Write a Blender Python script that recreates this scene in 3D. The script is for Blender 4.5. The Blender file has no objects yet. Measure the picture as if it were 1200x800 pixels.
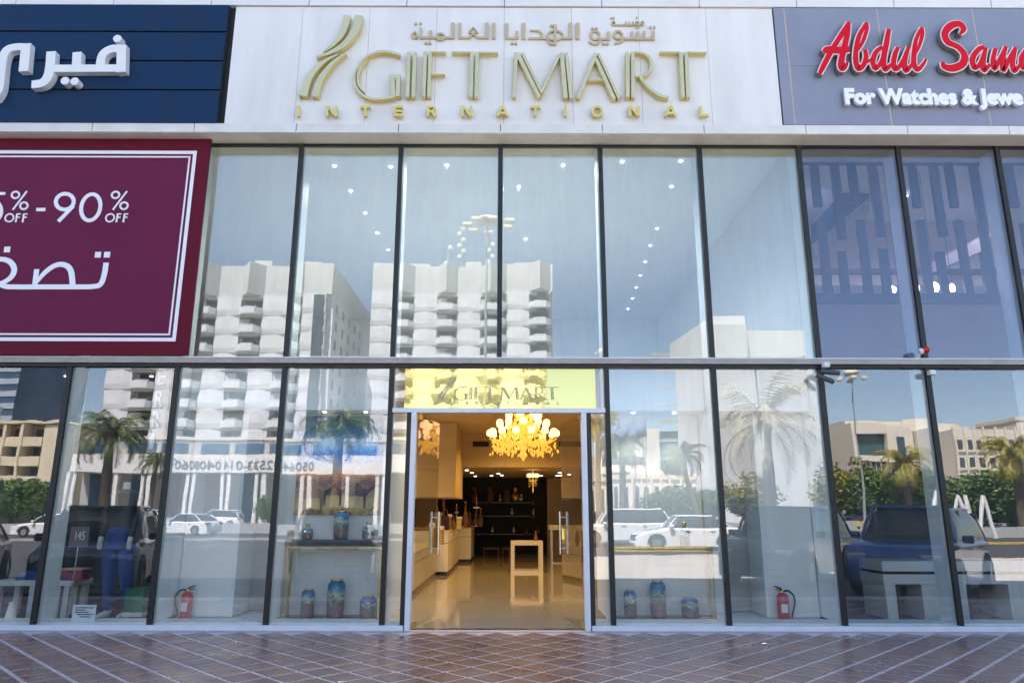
import bpy, bmesh, math, random
from mathutils import Vector, Matrix
random.seed(7)
sc = bpy.context.scene
COL = sc.collection
PI = math.pi

# ------------------------------------------------------------------ camera
F_PX, PITCH, YAW, ROLL = 841.38831, 0.23222, 0.00245, 0.00187
CAM = Vector((0.15385, -9.91096, 1.4991))
_f = Vector((math.sin(YAW)*math.cos(PITCH), math.cos(YAW)*math.cos(PITCH), math.sin(PITCH)))
_r = Vector((math.cos(YAW), -math.sin(YAW), 0)); _u = _r.cross(_f)
RT = math.cos(ROLL)*_r + math.sin(ROLL)*_u
UP = -math.sin(ROLL)*_r + math.cos(ROLL)*_u
FW = _f
cd = bpy.data.cameras.new('camera'); cam = bpy.data.objects.new('camera', cd); COL.objects.link(cam)
cd.sensor_width = 36; cd.lens = 36*F_PX/1200; cd.clip_end = 3000; cd.clip_start = 0.1
m = Matrix.Identity(4)
for i in range(3):
    m[i][0] = RT[i]; m[i][1] = UP[i]; m[i][2] = -FW[i]; m[i][3] = CAM[i]
cam.matrix_world = m
sc.camera = cam

# ------------------------------------------------------------------ light
SUN_EL, SUN_AZ = 58.0, -25.0          # azimuth from +Y towards +X
w = bpy.data.worlds.new('World'); sc.world = w; w.use_nodes = True
nt = w.node_tree; bg = nt.nodes['Background']
sky = nt.nodes.new('ShaderNodeTexSky'); sky.sky_type = 'NISHITA'; sky.sun_disc = False
sky.sun_elevation = math.radians(SUN_EL); sky.sun_rotation = math.radians(SUN_AZ)
sky.air_density = 0.8; sky.dust_density = 1.0; sky.ozone_density = 3.0
tn = nt.nodes.new('ShaderNodeVectorMath'); tn.operation = 'MULTIPLY'; tn.inputs[1].default_value = (1.06, 0.985, 0.875)   # dusty desert air, less blue
nt.links.new(sky.outputs[0], tn.inputs[0]); nt.links.new(tn.outputs[0], bg.inputs[0]); bg.inputs[1].default_value = 0.14
sd = bpy.data.lights.new('sun', 'SUN'); sd.energy = 5.0; sd.angle = math.radians(0.5); sd.color = (1, 0.965, 0.92)
so = bpy.data.objects.new('sun', sd); COL.objects.link(so)
sdir = Vector((math.sin(math.radians(SUN_AZ))*math.cos(math.radians(SUN_EL)), math.cos(math.radians(SUN_AZ))*math.cos(math.radians(SUN_EL)), math.sin(math.radians(SUN_EL))))
so.rotation_euler = (-sdir).to_track_quat('-Z', 'Y').to_euler(); so.location = sdir*60
sc.view_settings.view_transform = 'Standard'; sc.view_settings.look = 'None'
sc.view_settings.gamma = 1; sc.view_settings.use_curve_mapping = False
sc.view_settings.exposure = 1.95
cy = sc.cycles
cy.use_denoising = True; cy.max_bounces = 10; cy.diffuse_bounces = 4; cy.glossy_bounces = 5
cy.transparent_max_bounces = 24; cy.transmission_bounces = 4; cy.sample_clamp_indirect = 6
cy.caustics_reflective = False; cy.caustics_refractive = False

# ------------------------------------------------------------------ pixel helpers
def ray(px, py):
    return (FW + RT*((px-600)/F_PX) - UP*((py-400)/F_PX)).normalized()
def P(px, py, Y=0.0):                       # point on the plane y = Y
    d = ray(px, py); return CAM + d*((Y-CAM.y)/d.y)
def PZ(px, py, Z):                          # point on the plane z = Z
    d = ray(px, py); return CAM + d*((Z-CAM.z)/d.z)
def RF(px, py, L):                          # thing seen mirrored in the glass, L metres in front of the glass
    p = P(px, py, L); return Vector((p.x, -L, p.z))

# ------------------------------------------------------------------ materials
def mat(name, col, rough=0.6, metal=0.0, var=0.0, scale=3.0, bump=0.0, bscale=20.0, spec=0.5, col2=None, emit=None, estr=0.0, coat=0.0, streak=0.0, rvar=None):
    m = bpy.data.materials.new(name); m.use_nodes = True
    n = m.node_tree.nodes; l = m.node_tree.links; b = n['Principled BSDF']
    b.inputs['Base Color'].default_value = (*col, 1); b.inputs['Roughness'].default_value = rough
    b.inputs['Metallic'].default_value = metal; b.inputs['Specular IOR Level'].default_value = spec
    b.inputs['Coat Weight'].default_value = coat; b.inputs['Coat Roughness'].default_value = 0.05
    tc = n.new('ShaderNodeTexCoord')
    if var > 0 or col2:
        nz = n.new('ShaderNodeTexNoise'); nz.inputs['Scale'].default_value = scale; nz.inputs['Detail'].default_value = 8
        nz.inputs['Roughness'].default_value = 0.62
        l.new(tc.outputs['Object'], nz.inputs['Vector'])
        if streak:
            mp = n.new('ShaderNodeMapping'); mp.inputs['Scale'].default_value = (1, 1, streak)
            l.new(tc.outputs['Object'], mp.inputs['Vector']); l.new(mp.outputs[0], nz.inputs['Vector'])
        rp = n.new('ShaderNodeValToRGB')
        c2 = col2 or tuple(c*(1-var) for c in col)
        rp.color_ramp.elements[0].color = (*c2, 1); rp.color_ramp.elements[0].position = 0.32
        rp.color_ramp.elements[1].color = (*col, 1); rp.color_ramp.elements[1].position = 0.62
        l.new(nz.outputs['Fac'], rp.inputs['Fac']); l.new(rp.outputs['Color'], b.inputs['Base Color'])
    if bump > 0:
        nb = n.new('ShaderNodeTexNoise'); nb.inputs['Scale'].default_value = bscale; nb.inputs['Detail'].default_value = 6
        l.new(tc.outputs['Object'], nb.inputs['Vector'])
        bn = n.new('ShaderNodeBump'); bn.inputs['Strength'].default_value = bump; bn.inputs['Distance'].default_value = 0.02
        l.new(nb.outputs['Fac'], bn.inputs['Height']); l.new(bn.outputs[0], b.inputs['Normal'])
    if rvar:
        nr = n.new('ShaderNodeTexNoise'); nr.inputs['Scale'].default_value = 1.1; nr.inputs['Detail'].default_value = 7; nr.inputs['Roughness'].default_value = .68
        ge = n.new('ShaderNodeNewGeometry'); l.new(ge.outputs['Position'], nr.inputs['Vector'])
        mr = n.new('ShaderNodeMapRange'); mr.inputs[1].default_value = .32; mr.inputs[2].default_value = .68; mr.inputs[3].default_value = rvar[0]; mr.inputs[4].default_value = rvar[1]
        l.new(nr.outputs['Fac'], mr.inputs[0]); l.new(mr.outputs[0], b.inputs['Roughness'])
        if len(rvar) > 2:                       # dust lying in patches
            mx = n.new('ShaderNodeMix'); mx.data_type = 'RGBA'; mx.inputs[7].default_value = (*rvar[2], 1)
            mf = n.new('ShaderNodeMapRange'); mf.inputs[1].default_value = .45; mf.inputs[2].default_value = .8; mf.inputs[4].default_value = .28
            l.new(nr.outputs['Fac'], mf.inputs[0]); l.new(mf.outputs[0], mx.inputs[0])
            src = b.inputs['Base Color'].links[0].from_socket; l.new(src, mx.inputs[6]); l.new(mx.outputs[2], b.inputs['Base Color'])
    if emit:
        b.inputs['Emission Color'].default_value = (*emit, 1); b.inputs['Emission Strength'].default_value = estr
    return m

def glass_mat(name, refl, tint, wav=0.0006, wscale=1.6, rough=0.0, dust=0.05):
    m = bpy.data.materials.new(name); m.use_nodes = True
    n = m.node_tree.nodes; l = m.node_tree.links; n.clear()
    out = n.new('ShaderNodeOutputMaterial'); mx = n.new('ShaderNodeMixShader')
    tr = n.new('ShaderNodeBsdfTransparent'); tr.inputs[0].default_value = (*tint, 1)
    gl = n.new('ShaderNodeBsdfGlossy'); gl.inputs['Roughness'].default_value = rough; gl.inputs[0].default_value = (1.0, 0.955, 0.985, 1)
    lw = n.new('ShaderNodeLayerWeight'); lw.inputs['Blend'].default_value = 0.5
    pw = n.new('ShaderNodeMath'); pw.operation = 'POWER'; pw.inputs[1].default_value = 4
    ma = n.new('ShaderNodeMath'); ma.operation = 'MULTIPLY_ADD'; ma.inputs[1].default_value = 0.75; ma.inputs[2].default_value = refl
    ma.use_clamp = True
    l.new(lw.outputs['Facing'], pw.inputs[0]); l.new(pw.outputs[0], ma.inputs[0]); l.new(ma.outputs[0], mx.inputs[0])
    l.new(tr.outputs[0], mx.inputs[1]); l.new(gl.outputs[0], mx.inputs[2])
    df = n.new('ShaderNodeBsdfDiffuse'); df.inputs[0].default_value = (.62, .60, .56, 1); m2 = n.new('ShaderNodeMixShader')
    tc2 = n.new('ShaderNodeTexCoord'); mp2 = n.new('ShaderNodeMapping'); mp2.inputs['Scale'].default_value = (2.2, 1, .35); n2 = n.new('ShaderNodeTexNoise'); n2.inputs['Scale'].default_value = 2.4; n2.inputs['Detail'].default_value = 9; n2.inputs['Roughness'].default_value = .7
    mr = n.new('ShaderNodeMapRange'); mr.inputs[1].default_value = .42; mr.inputs[2].default_value = .8; mr.inputs[4].default_value = dust
    l.new(tc2.outputs['Object'], mp2.inputs[0]); l.new(mp2.outputs[0], n2.inputs['Vector']); l.new(n2.outputs['Fac'], mr.inputs[0]); l.new(mr.outputs[0], m2.inputs[0])
    l.new(mx.outputs[0], m2.inputs[1]); l.new(df.outputs[0], m2.inputs[2]); l.new(m2.outputs[0], out.inputs[0])
    if wav > 0:
        tc = n.new('ShaderNodeTexCoord'); nz = n.new('ShaderNodeTexNoise'); nz.inputs['Scale'].default_value = wscale
        nz.inputs['Detail'].default_value = 1.5
        mp = n.new('ShaderNodeMapping'); mp.inputs['Scale'].default_value = (1.0, 0.05, 0.55)
        l.new(tc.outputs['Object'], mp.inputs[0]); l.new(mp.outputs[0], nz.inputs['Vector'])
        bn = n.new('ShaderNodeBump'); bn.inputs['Strength'].default_value = 1.0; bn.inputs['Distance'].default_value = wav
        l.new(nz.outputs['Fac'], bn.inputs['Height']); l.new(bn.outputs[0], gl.inputs['Normal'])
    return m

M = {}
M['glass_up'] = glass_mat('facade_glass', 0.115, (0.935, 0.985, 0.97), 0.0004, 1.3)
M['glass_low'] = glass_mat('shopfront_glass', 0.11, (0.965, 0.985, 0.975), 0.0010, 1.5)
M['glass_blue'] = glass_mat('blue_tinted_glass', 0.075, (0.84, 0.87, 0.95), 0.0004, 1.3)
M['glass_door'] = glass_mat('door_glass', 0.022, (0.90, 0.94, 0.92), 0.0)
M['clad_white'] = mat('white_cladding', (0.79, 0.775, 0.775), 0.38, var=0.13, scale=2.2, streak=0.18)
M['clad_top'] = mat('top_cladding', (0.78, 0.77, 0.77), 0.4, var=0.1, scale=1.2)
M['ledge'] = mat('ledge_aluminium', (0.74, 0.72, 0.72), 0.45, var=0.12, scale=3)
M['soffit'] = mat('soffit_bounce_toned_aluminium', (0.93, 0.86, 0.74), 0.6, scale=2.2, col2=(0.80, 0.70, 0.58))  # warm light bounced off the ground is put into this tan
M['blue_board'] = mat('navy_board', (0.007, 0.034, 0.098), 0.5, scale=2.0, streak=0.3, col2=(0.014, 0.034, 0.075), spec=0.12)
M['dark_gap'] = mat('dark_gap', (0.012, 0.013, 0.016), 0.7)
M['grey_panel'] = mat('slate_blue_panel', (0.25, 0.27, 0.36), 0.4, var=0.12, scale=1.2)
M['joint_cream'] = mat('cream_joint_sealant', (0.50, 0.44, 0.42), 0.7, var=0.2)
M['black_alu'] = mat('black_aluminium', (0.010, 0.011, 0.013), 0.5, var=0.3, scale=6)
M['grey_alu'] = mat('grey_aluminium', (0.33, 0.31, 0.30), 0.35, metal=0.3, var=0.2, scale=5)
M['white_alu'] = mat('white_aluminium', (0.74, 0.75, 0.80), 0.35, var=0.08, scale=5)
M['fin'] = mat('pale_fin', (0.74, 0.78, 0.79), 0.5, var=0.06)
M['header'] = mat('header_board', (0.62, 0.58, 0.42), 0.6, var=0.1)
M['gold'] = mat('gold_letter', (0.80, 0.64, 0.20), 0.3, metal=0.3, var=0.15, scale=8)
M['gold_face'] = mat('pale_gold_face', (0.68, 0.63, 0.40), 0.25, metal=0.35, var=0.1, scale=6)
M['gold_flat'] = mat('matt_gold_letter', (0.55, 0.44, 0.27), 0.4, metal=0.2)
M['red_face'] = mat('red_acrylic', (0.62, 0.003, 0.016), 0.35, spec=0.2)
M['pink_rim'] = mat('pale_letter_rim', (0.82, 0.70, 0.74), 0.35)
M['letter_return'] = mat('grey_olive_letter_return', (0.20, 0.20, 0.17), 0.5)
M['white_letter'] = mat('white_acrylic_letter', (0.85, 0.86, 0.90), 0.3)
M['white_letter2'] = mat('white_painted_letter', (0.80, 0.80, 0.82), 0.35, var=0.05)
M['banner'] = mat('burgundy_banner', (0.145, 0.014, 0.060), 0.6, spec=0.15, var=0.1, scale=0.8, bump=0.08, bscale=1.5)
M['banner_edge'] = mat('crimson_banner_edge', (0.12, 0.006, 0.022), 0.6, spec=0.15)
M['banner_print'] = mat('white_print', (0.84, 0.84, 0.90), 0.45)
M['tile'] = mat('brown_glazed_tile', (0.25, 0.135, 0.108), 0.34, var=0.45, scale=3, bump=0.08, bscale=40, coat=0.10, rvar=(.20, .50, (.36, .30, .30)))
M['tile2'] = mat('plum_glazed_tile', (0.215, 0.120, 0.105), 0.36, var=0.45, scale=4, bump=0.08, bscale=40, coat=0.10, rvar=(.20, .50, (.34, .28, .29)))
M['grout'] = mat('lavender_tile_joint', (0.60, 0.53, 0.57), 0.42, var=0.35, scale=6, bump=0.08, bscale=80, rvar=(.25, .55))
M['apron'] = mat('pale_threshold_strip', (0.42, 0.37, 0.41), 0.35, var=0.25, scale=4)
M['concrete'] = mat('pale_concrete_paving', (0.55, 0.50, 0.43), 0.75, var=0.2, scale=0.7, bump=0.1, bscale=6)
M['interlock'] = mat('brown_interlock_paving', (0.17, 0.125, 0.095), 0.75, var=0.35, scale=4, bump=0.2, bscale=14)
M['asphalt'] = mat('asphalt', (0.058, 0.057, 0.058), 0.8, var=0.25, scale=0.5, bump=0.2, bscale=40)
M['sand'] = mat('sandy_ground', (0.34, 0.28, 0.21), 0.9, var=0.2, scale=0.2)
M['sand_dark'] = mat('dry_verge_soil', (0.16, 0.12, 0.08), 0.9, var=0.3, scale=0.6)
M['kerbstone'] = mat('kerbstone', (0.42, 0.40, 0.37), 0.8, var=0.2, scale=2)
M['yellow_paint'] = mat('yellow_paint', (0.62, 0.42, 0.03), 0.6, var=0.15)
M['white_paint'] = mat('road_paint', (0.72, 0.72, 0.70), 0.7, var=0.2)
M['grass'] = mat('verge_grass', (0.07, 0.11, 0.03), 0.9, var=0.4, scale=2)
M['wall_white'] = mat('white_plaster', (0.84, 0.85, 0.84), 0.7, var=0.04, scale=1)
M['wall_mid'] = mat('light_grey_plaster', (0.66, 0.67, 0.67), 0.7, var=0.06, scale=1)
M['wall_grey'] = mat('grey_plaster', (0.46, 0.47, 0.46), 0.7, var=0.12, scale=1.2)
M['wall_warm'] = mat('warm_plaster', (0.60, 0.48, 0.30), 0.7, var=0.06, scale=1)
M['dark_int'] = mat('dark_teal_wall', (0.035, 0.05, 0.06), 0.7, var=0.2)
M['dark_floor'] = mat('dark_carpet', (0.05, 0.035, 0.045), 0.8, var=0.3, scale=4)
M['black_wall'] = mat('black_display_wall', (0.003, 0.003, 0.007), 0.6)
M['hall_floor'] = mat('polished_beige_tile', (0.64, 0.57, 0.46), 0.06, var=0.12, scale=1.2, coat=0.3)
M['lav_wall'] = mat('lavender_wall', (0.46, 0.40, 0.47), 0.7, var=0.08)
M['lav_dark'] = mat('mauve_parapet', (0.17, 0.14, 0.16), 0.7, var=0.1)
M['batten'] = mat('blue_batten', (0.012, 0.032, 0.095), 0.5, var=0.15)
M['stair_blue'] = mat('blue_stair_glass', (0.02, 0.07, 0.17), 0.2)
M['chrome'] = mat('polished_steel', (0.72, 0.72, 0.72), 0.18, metal=1.0)
M['brass'] = mat('brass', (0.72, 0.52, 0.16), 0.25, metal=0.85)
M['white_lac'] = mat('white_lacquer', (0.86, 0.84, 0.82), 0.3, var=0.05)
M['table_white'] = mat('pale_table_laminate', (0.60, 0.62, 0.62), 0.4, var=0.05)
M['black_lac'] = mat('black_lacquer', (0.012, 0.014, 0.016), 0.25)
M['extinguisher'] = mat('red_extinguisher_paint', (0.50, 0.015, 0.035), 0.25, coat=0.3)
M['rubber'] = mat('black_rubber', (0.018, 0.018, 0.018), 0.6)
M['sign_grey'] = mat('faded_grey_figures', (.16, .16, .17), .7)
M['paper'] = mat('white_paper', (0.76, 0.79, 0.84), 0.7)
M['ink'] = mat('printed_ink', (0.05, 0.05, 0.07), 0.7)
M['red_plastic'] = mat('red_beacon_plastic', (0.55, 0.01, 0.01), 0.2)
M['white_plastic'] = mat('white_plastic', (0.72, 0.72, 0.70), 0.35)
M['cctv'] = mat('grey_camera_housing', (0.06, 0.062, 0.065), 0.35)
M['leather'] = mat('brown_leather', (0.20, 0.09, 0.045), 0.45, var=0.3, scale=6)
M['purple'] = mat('purple_fabric', (0.10, 0.035, 0.13), 0.7, var=0.3)
M['wood'] = mat('warm_wood', (0.25, 0.13, 0.06), 0.5, var=0.35, scale=5)
M['silver'] = mat('silverware', (0.6, 0.6, 0.62), 0.25, metal=0.9)
M['blue_cloth'] = mat('blue_cloth', (0.016, 0.065, 0.26), 0.8, var=0.25, scale=8)
M['green_box'] = mat('green_plinth_paint', (0.02, 0.13, 0.06), 0.5)
M['mannequin'] = mat('white_mannequin', (0.70, 0.70, 0.70), 0.35)
M['shoe'] = mat('patterned_red_shoe_box', (0.45, 0.08, 0.05), 0.6, col2=(0.05, 0.05, 0.22), scale=9)
M['shade'] = mat('lit_lamp_shade', (0.9, 0.8, 0.55), 0.6, emit=(1.0, 0.64, 0.30), estr=0.6)
M['crystal'] = mat('amber_crystal', (0.85, 0.55, 0.14), 0.12, metal=0.35, emit=(1.0, 0.50, 0.07), estr=0.22)
M['downlight_w'] = mat('lit_downlight', (0.9, 0.9, 0.9), 0.5, emit=(1, 0.97, 0.9), estr=2.2)
M['downlight_y'] = mat('warm_lit_downlight', (0.9, 0.85, 0.7), 0.5, emit=(1, 0.82, 0.5), estr=5)
M['film_letter'] = mat('grey_film_letter', (0.40, 0.37, 0.24), 0.5)
# distant city
M['tw_white'] = mat('tower_white_render', (0.70, 0.72, 0.74), 0.8, var=0.14, scale=0.3)
M['tw_beige'] = mat('tower_beige_band', (0.54, 0.55, 0.545), 0.8, var=0.1, scale=0.3)
M['tw_shade'] = mat('tower_grey_render', (0.42, 0.43, 0.42), 0.8, var=0.1, scale=0.3)
M['tw_win'] = mat('tower_window_glass', (0.055, 0.08, 0.095), 0.12)
M['tw_curtain'] = mat('curtained_tower_window', (0.20, 0.20, 0.19), 0.5)
M['tw_dim'] = mat('dim_tower_window', (0.03, 0.035, 0.04), 0.15)
M['cream'] = mat('cream_render', (0.64, 0.56, 0.40), 0.8, var=0.1, scale=0.5)
M['cream2'] = mat('pale_cream_render', (0.68, 0.63, 0.53), 0.8, var=0.08, scale=0.5)
M['glass_tower'] = mat('blue_tower_glass', (0.05, 0.09, 0.16), 0.1, var=0.2, scale=0.2)
M['stripe'] = mat('pale_tower_spandrel', (0.36, 0.42, 0.48), 0.5)
M['teal_glass'] = mat('teal_curtain_glass', (0.05, 0.11, 0.125), 0.1, var=0.2, scale=0.5)
M['brick'] = mat('red_brown_shopfront', (0.22, 0.09, 0.06), 0.7, var=0.3, scale=1)
M['sign_white'] = mat('white_fascia_board', (0.72, 0.72, 0.70), 0.5, var=0.06)
M['shop_blue'] = mat('blue_grey_shop_glass', (0.04, 0.09, 0.16), 0.1)
M['dome'] = mat('pinkish_dome', (0.60, 0.48, 0.42), 0.7, var=0.1)
M['flag'] = mat('pale_blue_flag', (0.20, 0.26, 0.40), 0.8)
M['galv'] = mat('galvanised_steel', (0.44, 0.44, 0.43), 0.45, metal=0.5)
M['lamp_head'] = mat('pale_lamp_head', (0.70, 0.66, 0.55), 0.4)
M['bark'] = mat('tree_bark', (0.13, 0.09, 0.06), 0.9, var=0.35, scale=5, bump=0.4, bscale=12)
M['palm_bark'] = mat('palm_bark', (0.16, 0.115, 0.075), 0.9, var=0.4, scale=6, bump=0.6, bscale=10)
M['leaf'] = mat('green_leaves', (0.125, 0.215, 0.035), 0.55, var=0.55, scale=1.1)
M['leaf_y'] = mat('olive_yellow_leaves', (0.27, 0.25, 0.025), 0.55, var=0.45, scale=0.9)
M['frond'] = mat('palm_frond', (0.12, 0.16, 0.035), 0.5, var=0.45, scale=1.5)
M['frond_y'] = mat('golden_palm_frond', (0.34, 0.30, 0.035), 0.5, var=0.4, scale=1.5)
M['frond_pale'] = mat('pale_palm_frond', (0.62, 0.60, 0.46), 0.5, var=0.3, scale=1.5)  # much paler than the fronds of the other palms
M['car_blue'] = mat('metallic_blue_car_paint', (0.014, 0.075, 0.36), 0.25, metal=0.2, coat=0.8)
M['car_black'] = mat('black_car_paint', (0.010, 0.012, 0.018), 0.2, coat=0.8)
M['car_grey'] = mat('charcoal_car_paint', (0.016, 0.017, 0.019), 0.22, coat=0.7)
M['car_brown'] = mat('dark_bronze_car_paint', (0.040, 0.026, 0.014), 0.25, coat=0.7)
M['car_white'] = mat('white_car_paint', (0.78, 0.78, 0.77), 0.25, coat=0.6)
M['car_glass'] = mat('dark_car_glass', (0.012, 0.016, 0.02), 0.05)
M['tyre'] = mat('tyre_rubber', (0.015, 0.015, 0.015), 0.8)
M['rim'] = mat('alloy_rim', (0.45, 0.45, 0.46), 0.3, metal=0.9)
M['lens_white'] = mat('head_lamp_lens', (0.75, 0.76, 0.78), 0.1)
M['lens_red'] = mat('tail_lamp_lens', (0.35, 0.01, 0.01), 0.15)

def special_mats():
    # mirror-gold film over the door
    m = bpy.data.materials.new('gold_film'); m.use_nodes = True; n = m.node_tree.nodes; l = m.node_tree.links; b = n['Principled BSDF']
    b.inputs['Base Color'].default_value = (0.90, 0.76, 0.27, 1); b.inputs['Metallic'].default_value = 0.42; b.inputs['Roughness'].default_value = 0.02
    tc = n.new('ShaderNodeTexCoord'); nz = n.new('ShaderNodeTexNoise'); nz.inputs['Scale'].default_value = 2.6; nz.inputs['Detail'].default_value = 4
    bn = n.new('ShaderNodeBump'); bn.inputs['Distance'].default_value = .0012; l.new(tc.outputs['Object'], nz.inputs['Vector']); l.new(nz.outputs['Fac'], bn.inputs['Height']); l.new(bn.outputs[0], b.inputs['Normal'])
    M['film'] = m
    # ceramic vase: banded blue / green / plum with marbling
    m = bpy.data.materials.new('painted_vase_glaze'); m.use_nodes = True; n = m.node_tree.nodes; l = m.node_tree.links; b = n['Principled BSDF']
    tc = n.new('ShaderNodeTexCoord'); sp = n.new('ShaderNodeSeparateXYZ'); l.new(tc.outputs['Generated'], sp.inputs[0])
    nz = n.new('ShaderNodeTexNoise'); nz.inputs['Scale'].default_value = 9; nz.inputs['Detail'].default_value = 6; nz.inputs['Distortion'].default_value = 1.2
    l.new(tc.outputs['Object'], nz.inputs['Vector'])
    ad = n.new('ShaderNodeMath'); ad.operation = 'MULTIPLY_ADD'; ad.inputs[1].default_value = 1.1; l.new(nz.outputs['Fac'], ad.inputs[0]); l.new(sp.outputs['Z'], ad.inputs[2])
    rp = n.new('ShaderNodeValToRGB'); e = rp.color_ramp.elements
    e[0].position = 0.35; e[0].color = (0.05, 0.028, 0.03, 1); e[1].position = 1.0; e[1].color = (0.0, 0.12, 0.38, 1)
    for p_, c_ in ((0.52, (0.22, 0.13, 0.11)), (0.66, (0.09, 0.06, 0.07)), (0.78, (0.12, 0.24, 0.13)), (0.85, (0.45, 0.50, 0.42)), (0.92, (0.01, 0.17, 0.34))):
        q = e.new(p_); q.color = (*c_, 1)
    e[len(e)-1].color = (0.0, 0.15, 0.36, 1)
    dv = n.new('ShaderNodeMath'); dv.operation = 'DIVIDE'; dv.inputs[1].default_value = 1.45; l.new(ad.outputs[0], dv.inputs[0])
    l.new(dv.outputs[0], rp.inputs[0]); l.new(rp.outputs[0], b.inputs['Base Color']); b.inputs['Roughness'].default_value = 0.2; b.inputs['Coat Weight'].default_value = 0.4
    M['vase'] = m
    # painted canvas: sky over dunes (flat print)
    m = bpy.data.materials.new('painted_canvas'); m.use_nodes = True; n = m.node_tree.nodes; l = m.node_tree.links; b = n['Principled BSDF']
    tc = n.new('ShaderNodeTexCoord'); sp = n.new('ShaderNodeSeparateXYZ'); l.new(tc.outputs['Generated'], sp.inputs[0])
    nz = n.new('ShaderNodeTexNoise'); nz.inputs['Scale'].default_value = 5; nz.inputs['Detail'].default_value = 9; nz.inputs['Distortion'].default_value = 2.0; nz.inputs['Roughness'].default_value = .7
    l.new(tc.outputs['Object'], nz.inputs['Vector'])
    ad = n.new('ShaderNodeMath'); ad.operation = 'MULTIPLY_ADD'; ad.inputs[1].default_value = 0.42; l.new(nz.outputs['Fac'], ad.inputs[0]); l.new(sp.outputs['Z'], ad.inputs[2])
    sb = n.new('ShaderNodeMath'); sb.operation = 'SUBTRACT'; sb.inputs[1].default_value = 0.21; l.new(ad.outputs[0], sb.inputs[0])
    rp = n.new('ShaderNodeValToRGB'); e = rp.color_ramp.elements
    e[0].position = 0.0; e[0].color = (0.22, 0.11, 0.06, 1); e[1].position = 1.0; e[1].color = (0.05, 0.12, 0.32, 1)
    for p_, c_ in ((0.08, (0.55, 0.42, 0.15)), (0.2, (0.36, 0.28, 0.12)), (0.30, (0.20, 0.07, 0.10)), (0.40, (0.60, 0.30, 0.16)), (0.48, (0.42, 0.42, 0.42)), (0.60, (0.03, 0.20, 0.62)), (0.72, (0.30, 0.48, 0.70)), (0.84, (0.03, 0.20, 0.38)), (0.92, (0.02, 0.13, 0.17))):
        q = e.new(p_); q.color = (*c_, 1)
    l.new(sb.outputs[0], rp.inputs[0]); l.new(rp.outputs[0], b.inputs['Base Color']); b.inputs['Roughness'].default_value = 0.6
    M['canvas'] = m
special_mats()

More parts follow.
